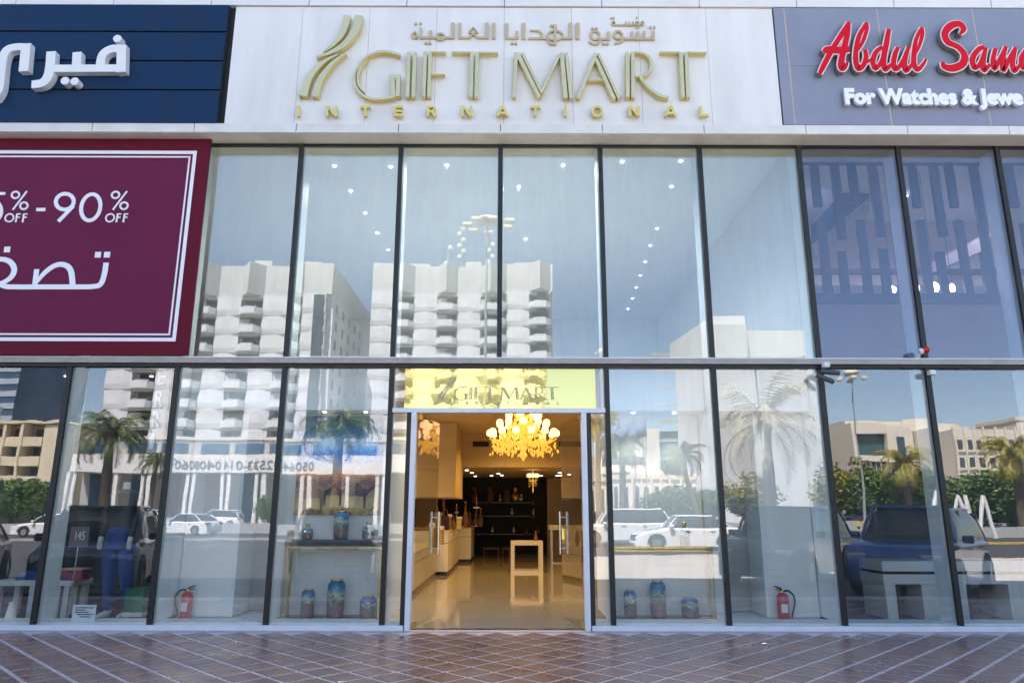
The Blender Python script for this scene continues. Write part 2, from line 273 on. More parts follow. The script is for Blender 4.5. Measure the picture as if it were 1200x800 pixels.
# ------------------------------------------------------------------ mesh helpers
class MB:
    def __init__(s): s.v = []; s.f = []; s.sm = False
    def quad(s, *pts):
        n = len(s.v); s.v += [tuple(p) for p in pts]; s.f.append(tuple(range(n, n+len(pts)))); return s
    def box(s, x0, x1, y0, y1, z0, z1):
        n = len(s.v)
        s.v += [(x, y, z) for z in (z0, z1) for y in (y0, y1) for x in (x0, x1)]
        s.f += [tuple(n+i for i in q) for q in ((0, 2, 3, 1), (4, 5, 7, 6), (0, 1, 5, 4), (2, 6, 7, 3), (0, 4, 6, 2), (1, 3, 7, 5))]
        return s
    def bbox(s, x0, x1, y0, y1, z0, z1, b=0.02):     # box with chamfered vertical and top edges
        n = len(s.v); rings = []
        def ring(i, z):
            return [(x0+i+b, y0+i, z), (x1-i-b, y0+i, z), (x1-i, y0+i+b, z), (x1-i, y1-i-b, z), (x1-i-b, y1-i, z), (x0+i+b, y1-i, z), (x0+i, y1-i-b, z), (x0+i, y0+i+b, z)]
        rs = [ring(b*.7, z0), ring(0, z0+b), ring(0, z1-b), ring(b*.7, z1)]
        for r in rs: s.v += r
        for k in range(3):
            for i in range(8):
                j = (i+1) % 8; s.f.append((n+k*8+i, n+k*8+j, n+k*8+8+j, n+k*8+8+i))
        s.f.append(tuple(n+i for i in range(7, -1, -1))); s.f.append(tuple(n+24+i for i in range(8)))
        return s
    def prism(s, poly, lo, hi, axis='z'):            # poly of 2-tuples, CCW
        n = len(s.v); k = len(poly)
        def mk(p, h):
            return {'z': (p[0], p[1], h), 'y': (p[0], h, p[1]), 'x': (h, p[0], p[1])}[axis]
        s.v += [mk(p, lo) for p in poly] + [mk(p, hi) for p in poly]
        s.f.append(tuple(range(n+k-1, n-1, -1))); s.f.append(tuple(range(n+k, n+2*k)))
        for i in range(k):
            j = (i+1) % k; s.f.append((n+i, n+j, n+k+j, n+k+i))
        return s
    def tube(s, pts, rad, n=8, cap=True):
        pts = [Vector(p) for p in pts]; k = len(pts)
        if not hasattr(rad, '__len__'): rad = [rad]*k
        b = len(s.v); prev = None
        for i, p in enumerate(pts):
            t = (pts[min(i+1, k-1)]-pts[max(i-1, 0)]).normalized()
            if prev is None:
                a = Vector((0, 0, 1)) if abs(t.z) < .9 else Vector((1, 0, 0)); u = t.cross(a).normalized()
            else:
                u = (prev-t*prev.dot(t)).normalized()
            prev = u; v = t.cross(u)
            for j in range(n):
                an = 2*PI*j/n; s.v.append(tuple(p+(u*math.cos(an)+v*math.sin(an))*rad[i]))
        for i in range(k-1):
            for j in range(n):
                q = (j+1) % n; s.f.append((b+i*n+j, b+i*n+q, b+(i+1)*n+q, b+(i+1)*n+j))
        if cap: s.f.append(tuple(b+j for j in range(n-1, -1, -1))); s.f.append(tuple(b+(k-1)*n+j for j in range(n)))
        return s
    def lathe(s, prof, c=(0, 0, 0), n=20):           # prof: (r,z)
        b = len(s.v); k = len(prof)
        for r, z in prof:
            for j in range(n):
                a = 2*PI*j/n; s.v.append((c[0]+r*math.cos(a), c[1]+r*math.sin(a), c[2]+z))
        for i in range(k-1):
            for j in range(n):
                q = (j+1) % n; s.f.append((b+i*n+j, b+i*n+q, b+(i+1)*n+q, b+(i+1)*n+j))
        s.f.append(tuple(b+j for j in range(n-1, -1, -1))); s.f.append(tuple(b+(k-1)*n+j for j in range(n)))
        return s
    def ribbon(s, pts, y0, y1):                      # pts: (x,z,width); front face at y0, extruded back to y1
        k = len(pts); L = []; R = []
        for i in range(k):
            x, z, wd = pts[i]
            a = pts[max(i-1, 0)]; c = pts[min(i+1, k-1)]
            dx, dz = c[0]-a[0], c[1]-a[1]; d = math.hypot(dx, dz) or 1
            nx, nz = -dz/d, dx/d
            L.append((x+nx*wd/2, z+nz*wd/2)); R.append((x-nx*wd/2, z-nz*wd/2))
        b = len(s.v)
        for i in range(k):
            s.v += [(L[i][0], y0, L[i][1]), (R[i][0], y0, R[i][1]), (L[i][0], y1, L[i][1]), (R[i][0], y1, R[i][1])]
        for i in range(k-1):
            o, p = b+i*4, b+i*4+4
            s.f += [(o, o+1, p+1, p), (o+2, p+2, p+3, o+3), (o, p, p+2, o+2), (o+1, o+3, p+3, p+1)]
        e = b+(k-1)*4
        s.f += [(b, b+2, b+3, b+1), (e, e+1, e+3, e+2)]
        return s
    def mesh(s, name, off=(0, 0, 0)):
        me = bpy.data.meshes.new(name); o = off
        me.from_pydata([(x-o[0], y-o[1], z-o[2]) for x, y, z in s.v], [], s.f)
        bm = bmesh.new(); bm.from_mesh(me); bmesh.ops.recalc_face_normals(bm, faces=bm.faces); bm.to_mesh(me); bm.free()
        if s.sm:
            me.polygons.foreach_set('use_smooth', [True]*len(me.polygons))
            try: me.set_sharp_from_angle(angle=math.radians(40))
            except Exception: pass
        return me
    def build(s, name, m, parent=None):
        off = (0, 0, 0)
        if parent is not None:
            r = parent
            while r.parent: r = r.parent
            off = r.location
        me = s.mesh(name, off); me.materials.append(M[m] if isinstance(m, str) else m)
        o = bpy.data.objects.new(name, me); COL.objects.link(o)
        if parent is not None: o.parent = parent
        return o
def smooth(mb): mb.sm = True; return mb
def share(name, me, parent, loc, rot=(0, 0, 0), scale=(1, 1, 1)):
    o = bpy.data.objects.new(name, me); COL.objects.link(o)
    if parent is not None:
        o.parent = parent
        r = parent
        while r.parent: r = r.parent
        loc = Vector(loc)-r.location
    o.location = loc; o.rotation_euler = rot; o.scale = scale
    return o
def tag(o, label, cat, group=None, kind=None):
    if label: o['label'] = label
    if cat: o['category'] = cat
    if group: o['group'] = group
    if kind: o['kind'] = kind
    return o
def thing(name, label, cat, loc=(0, 0, 0), group=None):
    o = bpy.data.objects.new(name, None); COL.objects.link(o); o.location = loc; o.empty_display_size = 0.2
    return tag(o, label, cat, group)
def struct(o): o['kind'] = 'structure'; return o
def copy_tree(o, parent=None):
    c = o.copy(); COL.objects.link(c); c.parent = parent
    for ch in o.children: copy_tree(ch, c)
    return c
def crom(pts, n=5):                                  # smooth a list of tuples
    out = []; k = len(pts)
    for i in range(k-1):
        p0, p1, p2, p3 = pts[max(i-1, 0)], pts[i], pts[i+1], pts[min(i+2, k-1)]
        for t in range(n):
            u = t/n
            out.append(tuple(0.5*(2*b+(c-a)*u+(2*a-5*b+4*c-d)*u*u+(3*b-a-3*c+d)*u**3) for a, b, c, d in zip(p0, p1, p2, p3)))
    out.append(tuple(pts[-1])); return out
def ell(cx, cyy, rx, ry, wd, a0=0, a1=360, n=24, tilt=0):
    return [(cx+rx*math.cos(math.radians(a0+(a1-a0)*i/n))+tilt*ry*math.sin(math.radians(a0+(a1-a0)*i/n)), cyy-ry*math.sin(math.radians(a0+(a1-a0)*i/n)), wd) for i in range(n+1)]
class Tracer:                                        # strokes given in zoomed-photo units
    def __init__(s, ox, oy, sc_, Y): s.ox, s.oy, s.s, s.Y = ox, oy, sc_, Y
    def map(s, pts, fx=None):
        r = []
        for x, y, wd in pts:
            px, py = s.ox+x/s.s, s.oy+y/s.s
            if fx: px, py = fx(px, py)
            p = P(px, py, s.Y); q = P(px+1, py, s.Y)
            k = (q-p).length*(fx(1, 0)[0]-fx(0, 0)[0] if fx else 1)
            r.append((p.x, p.z, wd/s.s*k))
        return r
def letter(tr, name, strokes, depth, material, parent, grow=0.0, yo=0.0, fx=None):
    mb = MB()
    for i, st in enumerate(strokes):
        sm_, pts = st
        pts = crom(pts) if sm_ else pts
        q = [(x, z, wd+grow) for x, z, wd in tr.map(pts, fx)]
        y0 = tr.Y+yo-i*0.0012
        mb.ribbon(q, y0, y0+depth)
    return mb.build(name, material, parent)
def text_mesh(body, size=1.0, bold=0.0, font_depth=0.0):
    cu = bpy.data.curves.new('txt', 'FONT'); cu.body = body; cu.size = size; cu.offset = bold; cu.extrude = font_depth/2; cu.resolution_u = 3
    ob = bpy.data.objects.new('txt', cu); COL.objects.link(ob)
    dg = bpy.context.evaluated_depsgraph_get(); me = bpy.data.meshes.new_from_object(ob.evaluated_get(dg))
    bpy.data.objects.remove(ob); bpy.data.curves.remove(cu)
    return me
def write(body, x0, x1, z0, z1, y, depth, material, parent, name='letter', bold=0.0, mirror=False, tilt=0.0, one=False):
    """letters of `body` filling the rectangle x0..x1, z0..z1 on plane y, facing -y (or +y if mirror)"""
    full = text_mesh(body, 1.0, bold); xs = [v.co.x for v in full.vertices]; ys = [v.co.y for v in full.vertices]
    ax, bx, ay, by = min(xs), max(xs), min(ys), max(ys); bpy.data.meshes.remove(full)
    sx, sz = (x1-x0)/(bx-ax), (z1-z0)/(by-ay)
    r = parent
    while r.parent: r = r.parent
    off = r.location; prev = None; outs = []
    for i, ch in enumerate([body] if one else body):
        if ch == ' ': continue
        me = text_mesh(ch, 1.0, bold, depth/max(sx, 1e-6))
        if one: dx = 0
        else:
            pre = text_mesh(body[:i+1], 1.0, bold)
            dx = max(v.co.x for v in pre.vertices)-max(v.co.x for v in me.vertices); bpy.data.meshes.remove(pre)
        for v in me.vertices:
            lx = (v.co.x+dx-ax)*sx; lz = (v.co.y-ay)*sz; ly = -v.co.z*sx
            if mirror: v.co = (x1-lx-off[0], y-ly-off[1], z0+lz-off[2])
            else: v.co = (x0+lx+tilt*lz-off[0], y+ly-off[1], z0+lz-off[2])
        me.materials.clear(); me.materials.append(M[material])
        bm = bmesh.new(); bm.from_mesh(me); bmesh.ops.recalc_face_normals(bm, faces=bm.faces); bm.to_mesh(me); bm.free()
        o = bpy.data.objects.new(name, me); COL.objects.link(o); o.parent = parent; outs.append(o)
    return outs

# ================================================================== GROUND
S = 1.5
def sheet(name, x0, x1, y0, y1, z, m, th=0.0):
    mb = MB()
    if th: mb.box(x0, x1, y0, y1, z-th, z)
    else: mb.quad((x0, y0, z), (x1, y0, z), (x1, y1, z), (x0, y1, z))
    return struct(mb.build(name, m))
GZ = -0.14
sheet('ground', -900, 900, -1500, 300, GZ-0.03, 'sand')
pave = sheet('pavement', -40, 40, -3.60, -0.16, 0.0, 'grout', 0.2)
sheet('threshold_strip', -40, 40, -0.16, 0.02, 0.006, 'apron', 0.15)
sheet('kerb', -40, 40, -3.75, -3.60, 0.003, 'kerbstone', 0.2)
sheet('parking_paving', -60, 60, -8.9, -3.75, GZ, 'interlock')
sheet('access_lane', -1.0, 60, -19.0, -8.9, GZ+.001, 'concrete')
sheet('shade_toned_bay', -60, -1.0, -19.0, -8.9, GZ+.001, 'asphalt')  # dark surface stands in for shade lying left of the door
sheet('service_road', -200, 200, -33.0, -19.0, GZ-0.004, 'asphalt')
sheet('kerb_island', -200, 200, -33.3, -33.0, GZ+0.12, 'kerbstone', 0.25)
sheet('planted_verge', -200, 200, -35.0, -33.3, GZ+0.10, 'asphalt', 0.25)
sheet('kerb_paint', 12, 200, -32.999, -32.985, GZ+0.10, 'yellow_paint', 0.11)
sheet('main_road', -300, 300, -58.0, -35.0, GZ-0.004, 'asphalt')
sheet('median_barrier', -200, 200, -46.6, -46.2, GZ+0.75, 'tw_shade', 0.9)
sheet('far_pavement', -300, 300, -66.0, -58.0, GZ+0.12, 'concrete', 0.25)
for i in range(-14, 15):
    o = sheet('lane_marking', i*7-1.5, i*7+1.5, -26.08, -25.92, GZ, 'white_paint')
# paving tiles: 0.30 m glazed squares laid diagonally
def in_view(p):
    d = Vector(p)-CAM; z = d.dot(FW)
    if z <= 0: return None
    x = 600+F_PX*d.dot(RT)/z; y = 400-F_PX*d.dot(UP)/z
    return (x, y)
tm = []
for nm in ('tile', 'tile2'):
    mb = MB(); h = 0.1440*math.sqrt(2); b = 0.006
    top = [(h-b*1.4, 0, .006), (0, h-b*1.4, .006), (-h+b*1.4, 0, .006), (0, -h+b*1.4, .006)]
    low = [(h, 0, .002), (0, h, .002), (-h, 0, .002), (0, -h, .002)]
    bot = [(h, 0, -.01), (0, h, -.01), (-h, 0, -.01), (0, -h, -.01)]
    mb.v = top+low+bot; mb.f = [(0, 1, 2, 3)]+[(4+i, 4+(i+1) % 4, (i+1) % 4, i) for i in range(4)]+[(8+i, 8+(i+1) % 4, 4+(i+1) % 4, 4+i) for i in range(4)]
    me = mb.mesh('paving_tile'); me.materials.append(M[nm]); tm.append(me)
DG = 0.465; cells = []
for r in range(0, 18):
    y = -0.20-r*DG/2-0.19
    if y < -3.40: break
    for c in range(-60, 61):
        x = c*DG+(DG/2 if r % 2 else 0)
        if abs(x) > 12: continue
        q = in_view((x, y, 0)); vis = q is not None and -20 < q[0] < 1220 and q[1] < 815
        cells.append((0 if vis else 1, y, x))
cells.sort(); far = MB()
for i, (v, y, x) in enumerate(cells):
    me = tm[0] if random.random() < .6 else tm[1]
    dz = random.uniform(-.0006, .0006); rx, ry = random.uniform(-.002, .002), random.uniform(-.002, .002)
    if i < 300 and v == 0:
        share('tile', me, pave, (x, y, dz), (rx, ry, 0))
    else:
        n = len(far.v); far.v += [(a+x, b_+y, c_+dz) for a, b_, c_ in [tuple(t.co) for t in me.vertices]]
        far.f += [tuple(n+k for k in p.vertices) for p in me.polygons]
o = far.build('tile_field', 'tile', pave); o['kind'] = 'stuff'

# ================================================================== SHOP BUILDING
B = thing('shop_building', 'glass-fronted commercial building with white cladding band and black mullions', 'building')
SZ0, TB, TT, LZ = 0.07, 3.505, 3.577, 6.90        # sill top, transom bottom/top, ledge soffit
YS = -0.33                                        # sign band plane
KS = range(-7, 8)
DL, DR = -1.165, 1.165                            # door opening
LT0, LT1 = 2.822, 2.882                           # lintel
for k in KS:
    x = k*S
    MB().box(x-.034, x+.034, -.055, -.004, TT+.002, LZ-.02).build('mullion', 'black_alu', B)
    if k == 0: pass
    else: MB().box(x-.034, x+.034, -.055, -.004, SZ0+.002, TB-.045).build('mullion', 'black_alu', B)
    # structural fins behind the glass
    MB().box(x-.045, x+.045, .03, .32, TT-.03, LZ-.01).build('fin', 'fin', B)
    if abs(k) >= 1: MB().box(x-.045, x+.045, .03, .34, SZ0-.02, TB-.01).build('fin', 'fin', B)
MB().box(-12, 12, -.11, .02, TB, TT).build('transom', 'grey_alu', B)
MB().box(-12, 12, -.118, -.05, TT, TT+.014).build('transom_cap', 'white_alu', B)
MB().box(-12, 12, -.07, .03, TB-.045, TB-.002).build('transom_gasket', 'black_alu', B)
for xa, xb in ((-12, DL-.05), (DR+.05, 12)):
    MB().box(xa, xb, -.10, .03, .008, SZ0).build('sill', 'white_alu', B)
    MB().box(xa, xb, .031, .40, .0, SZ0+.02).build('inner_sill', 'fin', B)
MB().box(-12, 12, -.02, .05, LZ-.03, LZ+.02).build('head_gasket', 'black_alu', B)
MB().box(-12, 12, .05, .36, LZ-.02, LZ+.09).build('header', 'header', B)
def pane(name, x0, x1, z0, z1, y, m, par=B, t=.012):
    a, b_ = random.gauss(0, .0019), random.gauss(0, .0012); xc, zc = (x0+x1)/2, (z0+z1)/2
    mb = MB().box(x0, x1, y, y+t, z0, z1)
    mb.v = [(vx, vy+a*(vx-xc)+b_*(vz-zc), vz) for vx, vy, vz in mb.v]
    return mb.build(name, m, par)
for k in list(KS)[:-1]:
    pane('glass_pane', k*S+.036, (k+1)*S-.036, TT+.012, LZ-.02, .0, 'glass_blue' if k >= 3 else 'glass_up')
    if k in (-1, 0): continue
    pane('glass_pane', k*S+.036, (k+1)*S-.036, SZ0, TB-.03, .0, 'glass_low')
# over-door light and side lights
pane('glass_pane', -S+.036, S-.036, LT1, TB-.03, .0, 'glass_low')
pane('glass_pane', -S+.036, DL-.10, SZ0, LT0, .0, 'glass_low'); pane('glass_pane', DR+.10, S-.036, SZ0, LT0, .0, 'glass_low')
MB().box(-S+.036, S-.036, -.085, .03, LT0, LT1).build('lintel', 'white_alu', B)
for s in (-1, 1):
    x = DL if s < 0 else DR
    MB().box(x-.035, x+.035, -.09, .05, .008, LT0-.002).build('door_jamb', 'white_alu', B)
    a, b_ = sorted((x+s*.035, x+s*.10)); MB().box(a+.001, b_, -.07, .03, SZ0+.003, LT0-.002).build('jamb_gasket', 'black_alu', B)
MB().box(DL+.04, DR-.04, -.06, .10, .002, .014).build('door_track', 'chrome', B)
# ---- ledge and cladding
MB().box(-14, 14, YS+.004, -.021, LZ+.0, LZ+.05).build('ledge_soffit', 'soffit', B)
for k in range(-10, 10):
    MB().box(k*S+.006, (k+1)*S-.006, YS-.02, YS+.25, LZ+.004, LZ+.145).build('ledge_panel', 'ledge', B)
MB().box(-14, 14, YS+.05, YS+.3, LZ+.051, 15.3).build('cladding_backing', 'dark_gap', B)
def zpx(py, Y=YS): return P(600, py, Y).z
ST, SB = zpx(9.2), LZ+.155
GX0, GX1 = P(271.5, 60, YS).x, P(909, 60, YS).x
npan = 8; pw_ = (GX1-GX0)/npan
for i in range(npan):
    MB().box(GX0+i*pw_+.0022, GX0+(i+1)*pw_-.0022, YS, YS+.045, SB, ST-.004).build('sign_panel', 'clad_white', B)
for r in range(4):
    z0 = ST+.008+r*1.5
    for k in range(-10, 10):
        MB().box(k*S+.006+.05, (k+1)*S-.006+.05, YS-.03, YS+.045, z0, z0+1.49).build('cladding_panel', 'clad_top', B)
PAR = 15.35
MB().box(-40, 40, YS+.305, 20, LZ+.30, PAR).build('upper_block', 'clad_top', B)
MB().box(-40, -12.2, YS+.305, 20, 0, LZ+.29).build('neighbour_wall', 'clad_top', B)
MB().box(12.2, 40, YS+.305, 20, 0, LZ+.29).build('neighbour_wall', 'clad_top', B)
MB().box(-12.2, 12.2, 18.6, 19.9, -.1, LZ+.29).build('rear_wall', 'wall_grey', B)
MB().box(-12.2, 12.2, .42, 18.59, LZ+.12, LZ+.29).build('upper_ceiling', 'wall_white', B)
MB().box(-12.2, 12.2, .03, 18.59, -.15, -.002).build('floor_slab', 'wall_grey', B)
for x in (-4.5, 4.5):
    MB().box(x-.04, x+.04, .345, 18.58, SZ0+.03, 3.499).build('partition', 'wall_white', B)
MB().box(-10.6, -10.5, .345, 18.58, 3.73, LZ+.11).build('partition', 'wall_mid', B)
MB().box(4.46, 4.54, .345, 18.58, 3.73, LZ+.11).build('partition', 'wall_mid', B)
MB().box(-10.49, -4.5, .45, 18.57, 3.605, 3.72).build('floor_slab', 'wall_warm', B)
# slab between storeys
MB().box(-4.455, 4.455, .45, 18.57, 3.60, 3.72).build('floor_slab', 'wall_warm', B)
MB().box(4.545, 12.19, .45, 18.57, 3.50, 3.60).build('floor_slab', 'dark_int', B)
MB().box(-12.19, -4.545, .45, 18.57, 3.50, 3.60).build('floor_slab', 'dark_int', B)
# upper showroom
MB().box(-10.48, 4.455, .46, 10.59, 3.7205, 3.729).build('upper_floor', 'wall_mid', B)
MB().box(-10.49, 4.455, 10.6, 10.7, 3.73, LZ+.11).build('rear_wall', 'wall_mid', B)
spots = [(411, 224), (428, 250), (442, 273), (455, 293), (466.5, 312), (787, 219), (770, 268), (762, 288), (756, 307), (750.5, 323), (745.5, 337), (741, 350), (736, 362), (608, 219), (616, 280), (524, 194), (660, 194), (729, 190), (798, 189), (392, 195), (458, 196)]
UC = LZ+.118
_o = ('first', 'second', 'third', 'fourth', 'fifth', 'sixth', 'seventh', 'eighth')
DLAB = ['small lit ceiling downlight, '+_o[i]+' from the top in the left receding row' for i in range(5)]+['small lit ceiling downlight, '+_o[i]+' from the top in the right receding row' for i in range(8)]
DLAB += ['lone lit downlight high in the pane right of the centre mullion', 'lone lit downlight lower in the pane right of the centre mullion', 'lit downlight near the top of the pane with the tall lamp mast', 'lit downlight at the top right of the pane right of centre mullion', 'lit downlight at top left of the pane with the right row', 'lit downlight at top right of the pane with the right row', 'lit downlight at top left of the pane with the left row', 'lit downlight at top right of the pane with the left row']
dl = smooth(MB()).lathe([(0.020, -.010), (0.025, -.004), (0.025, .004)], n=14).mesh('downlight'); dl.materials.append(M['downlight_w'])
for i, (px, py) in enumerate(spots):
    p = PZ(px, py, UC-.008)
    d = tag(share('downlight', dl, None, p), None, 'downlight', 'downlights in the upper showroom ceiling')
    d['label'] = DLAB[i]
def spot(name, loc, e, col, ang=150):
    ld = bpy.data.lights.new(name, 'SPOT'); ld.energy = e; ld.shadow_soft_size = .04; ld.color = col; ld.spot_size = math.radians(ang); ld.spot_blend = .6
    lo = bpy.data.objects.new(name, ld); COL.objects.link(lo); lo.location = loc
    if name[:4] in ('hall', 'shop', 'clus'): share('ceiling_lamp_or_fill', dl, B, (loc[0], loc[1], loc[2]+.016))  # lit disc added above each fill spot, no fitting known there
for i in (0, 2, 4, 13, 14, 15, 16):           # light thrown by the downlights themselves
    p = PZ(*spots[i], UC-.008); spot('downlight_glow', (p.x, p.y, UC-.03), 42, (1, .97, .94))

# ---- display window boxes (white back walls of the gift shop)
WT = P(400, 485, .78).z
def display_box(x0, x1, y_back, white_to=None):
    MB().box(x0, x1, .34, .42, WT, TB-.0).build('bulkhead', 'wall_white', B)
    MB().box(x0, x1, y_back, y_back+.06, SZ0-.05, WT+.1).build('back_wall', 'wall_white', B)
    MB().box(x0, x1, .43, y_back-.002, WT+.001, WT+.06).build('display_ceiling', 'wall_white', B)
    MB().box(x0, x1, .405, y_back-.002, -.01, SZ0).build('display_floor', 'fin', B)
display_box(-2*S+.05, -S-.05, .80); display_box(S+.05, 2*S-.05, .80)
for s in (-1, 1):
    x0, x1 = (-3*S+.05, -2*S-.05) if s < 0 else (2*S+.05, 3*S-.05)
    display_box(x0, x1, 1.35)
    # white service cupboard on the outer side of the bay
    e = P(279 if s < 0 else 893, 640, .62).x
    a, b_ = (x0+.002, e) if s < 0 else (e, x1-.002)
    MB().box(a, b_, .62, 1.34, SZ0+.01, WT-.003).build('cupboard', 'wall_white', B)
    MB().box(a+.04, b_-.04, .612, .619, P(230, 721, .62).z, P(230, 645, .62).z).build('cupboard_door', 'wall_white', B)
    a, b_ = (e+.002, x1-.002) if s < 0 else (x0+.002, e-.002)
    MB().box(a, b_, 1.25, 1.34, SZ0+.012, WT-.004).build('back_panel', 'wall_grey', B)
    # returns that close the boxes towards the hall
    MB().box(s*S-.03, s*S+.03, .345, 1.42, SZ0+.03, TB).build('return_wall', 'wall_white', B)
    MB().box(s*2*S-.03, s*2*S+.03, .345, 1.42, SZ0+.03, TB).build('return_wall', 'wall_white', B)

for k in (-2, 1):
    for j in (.3, .7):
        xx = (k+j)*S; o = share('display_fill_disc', dl, B, (xx, .52, WT-.006))  # disc and spot added to brighten the display back walls
        spot('display_lamp_glow', (xx, .52, WT-.03), 4.5, (1, .98, .95), 80)
# ---- gift shop hall, seen through the door
MB().box(-4.455, 4.455, .03, 18.57, -.001, .010).build('hall_floor', 'hall_floor', B)
HB = P(600, 547, 10.2).z
MB().box(-4.455, 4.455, 10.2, 10.4, HB, 3.595).build('bulkhead', 'wall_warm', B)
MB().box(-4.455, 4.455, 10.41, 17.5, HB, HB+.05).build('low_ceiling', 'wall_warm', B)
for a, b_ in ((554, 573), (655, 684)):
    q0, q1 = P(a, 523, 10.19), P(b_, 517, 10.19); MB().box(q0.x, q1.x, 10.17, 10.198, q0.z, q1.z).build('air_grille', 'black_alu', B)
q0, q1 = P(470, 582, 7.5), P(534, 545, 7.5)
MB().box(-4.45, q1.x, 7.5, 10.19, q0.z, 3.59).build('dropped_bulkhead', 'wall_warm', B)
bw0, bw1 = P(470, 640, 17).x, P(641, 640, 17).x
MB().box(-4.455, bw1, 17.0, 17.1, .011, HB-.002).build('black_wall', 'black_wall', B)
MB().box(bw1+.002, 4.455, 16.6, 17.1, .011, HB-.002).build('beige_wall', 'wall_warm', B)
MB().box(-4.455, 4.455, 17.11, 17.2, .011, HB+.04).build('rear_wall', 'wall_warm', B)
for s in (-1, 1): MB().box(s*4.40-.015, s*4.40+.015, 1.45, 16.55, .012, 3.59).build('side_wall', 'wall_warm', B)
for i, (px, py) in enumerate([(547, 548), (553, 551), (557, 555), (584, 552), (588, 554), (576, 560), (656, 551), (657, 554), (634, 559), (653, 564), (667, 553)]):
    p = PZ(px, py+2.5, HB-.004)
    if p.y > 16.9 or p.y < 10.5: p = PZ(px, 557, HB-.004)
    share('ceiling_lamp_or_fill', dl, B, p+Vector((0, 0, -.006)), scale=(2.0, 2.0, 1)).data = dl
for i, px in enumerate([538, 544.5, 552, 558, 565.5, 585, 591, 600, 606]):
    p = P(px, 556, 16.9); MB().box(p.x-.03, p.x+.03, 16.9, 16.99, p.z-.03, p.z+.03).build('spot_lamp', 'downlight_y', B)
for (x, y, z, e) in ((-.4, 2.2, 3.58, 60), (-2.6, 5.4, 3.58, 55), (2.6, 5.4, 3.58, 55), (.4, 8.6, 3.58, 75), (-1.9, 11.6, HB-.03, 6), (2.4, 12.4, HB-.03, 6)):
    spot('hall_lamp_glow', (x, y, z), e, (1, .82, .58) if y < 3 else (1, .64, .25) if y < 6 else (1, .56, .13))  # added spots light the hall, the chandelier shades being too weak

# ---- glass door leaves, swung inwards
def door_leaf(s):
    hx = DL+.055 if s < 0 else DR-.055
    ang = math.radians(80 if s < 0 else 80)
    dirv = Vector((-s*math.cos(ang), math.sin(ang), 0)); nv = Vector((dirv.y, -dirv.x, 0))
    wd = 1.06; z0, z1 = .03, LT0-.02
    def slab(a, b_, t0, t1, za, zb):
        mb = MB(); o = Vector((hx, .03, 0)); pts = []
        for z in (za, zb):
            for t in (t0, t1):
                for r in (a, b_): q = o+dirv*r+nv*t; pts.append((q.x, q.y, z))
        mb.v = pts; mb.f = [(0, 2, 3, 1), (4, 5, 7, 6), (0, 1, 5, 4), (2, 6, 7, 3), (0, 4, 6, 2), (1, 3, 7, 5)]; return mb
    d = slab(0, wd, -.006, .006, z0, z1).build('door', 'glass_door', B)
    slab(-.02, .10, -.02, .02, .02, .09).build('patch_fitting', 'brass', d)
    slab(-.02, .10, -.02, .02, z1-.06, z1+.012).build('patch_fitting', 'brass', d)
    c = P(501 if s < 0 else 669, 624, .9).z
    for t in (-.055, .055):
        q = Vector((hx, .03, 0))+dirv*(wd-.10)+nv*t
        smooth(MB()).tube([(q.x, q.y, c-.30), (q.x, q.y, c+.30)], .014, 10).build('handle', 'chrome', d)
    for z in (c-.22, c+.22):
        q = Vector((hx, .03, z))+dirv*(wd-.10)
        smooth(MB()).tube([q-nv*.06, q+nv*.06], .010, 8).build('handle_bracket', 'chrome', d)
    if s > 0:
        q = Vector((hx, .03, 0))+dirv*(wd-.10); MB().box(q.x-.03, q.x+.03, q.y-.03, q.y+.03, c-.10, c+.06).build('lock', 'brass', d)
door_leaf(-1); door_leaf(1)

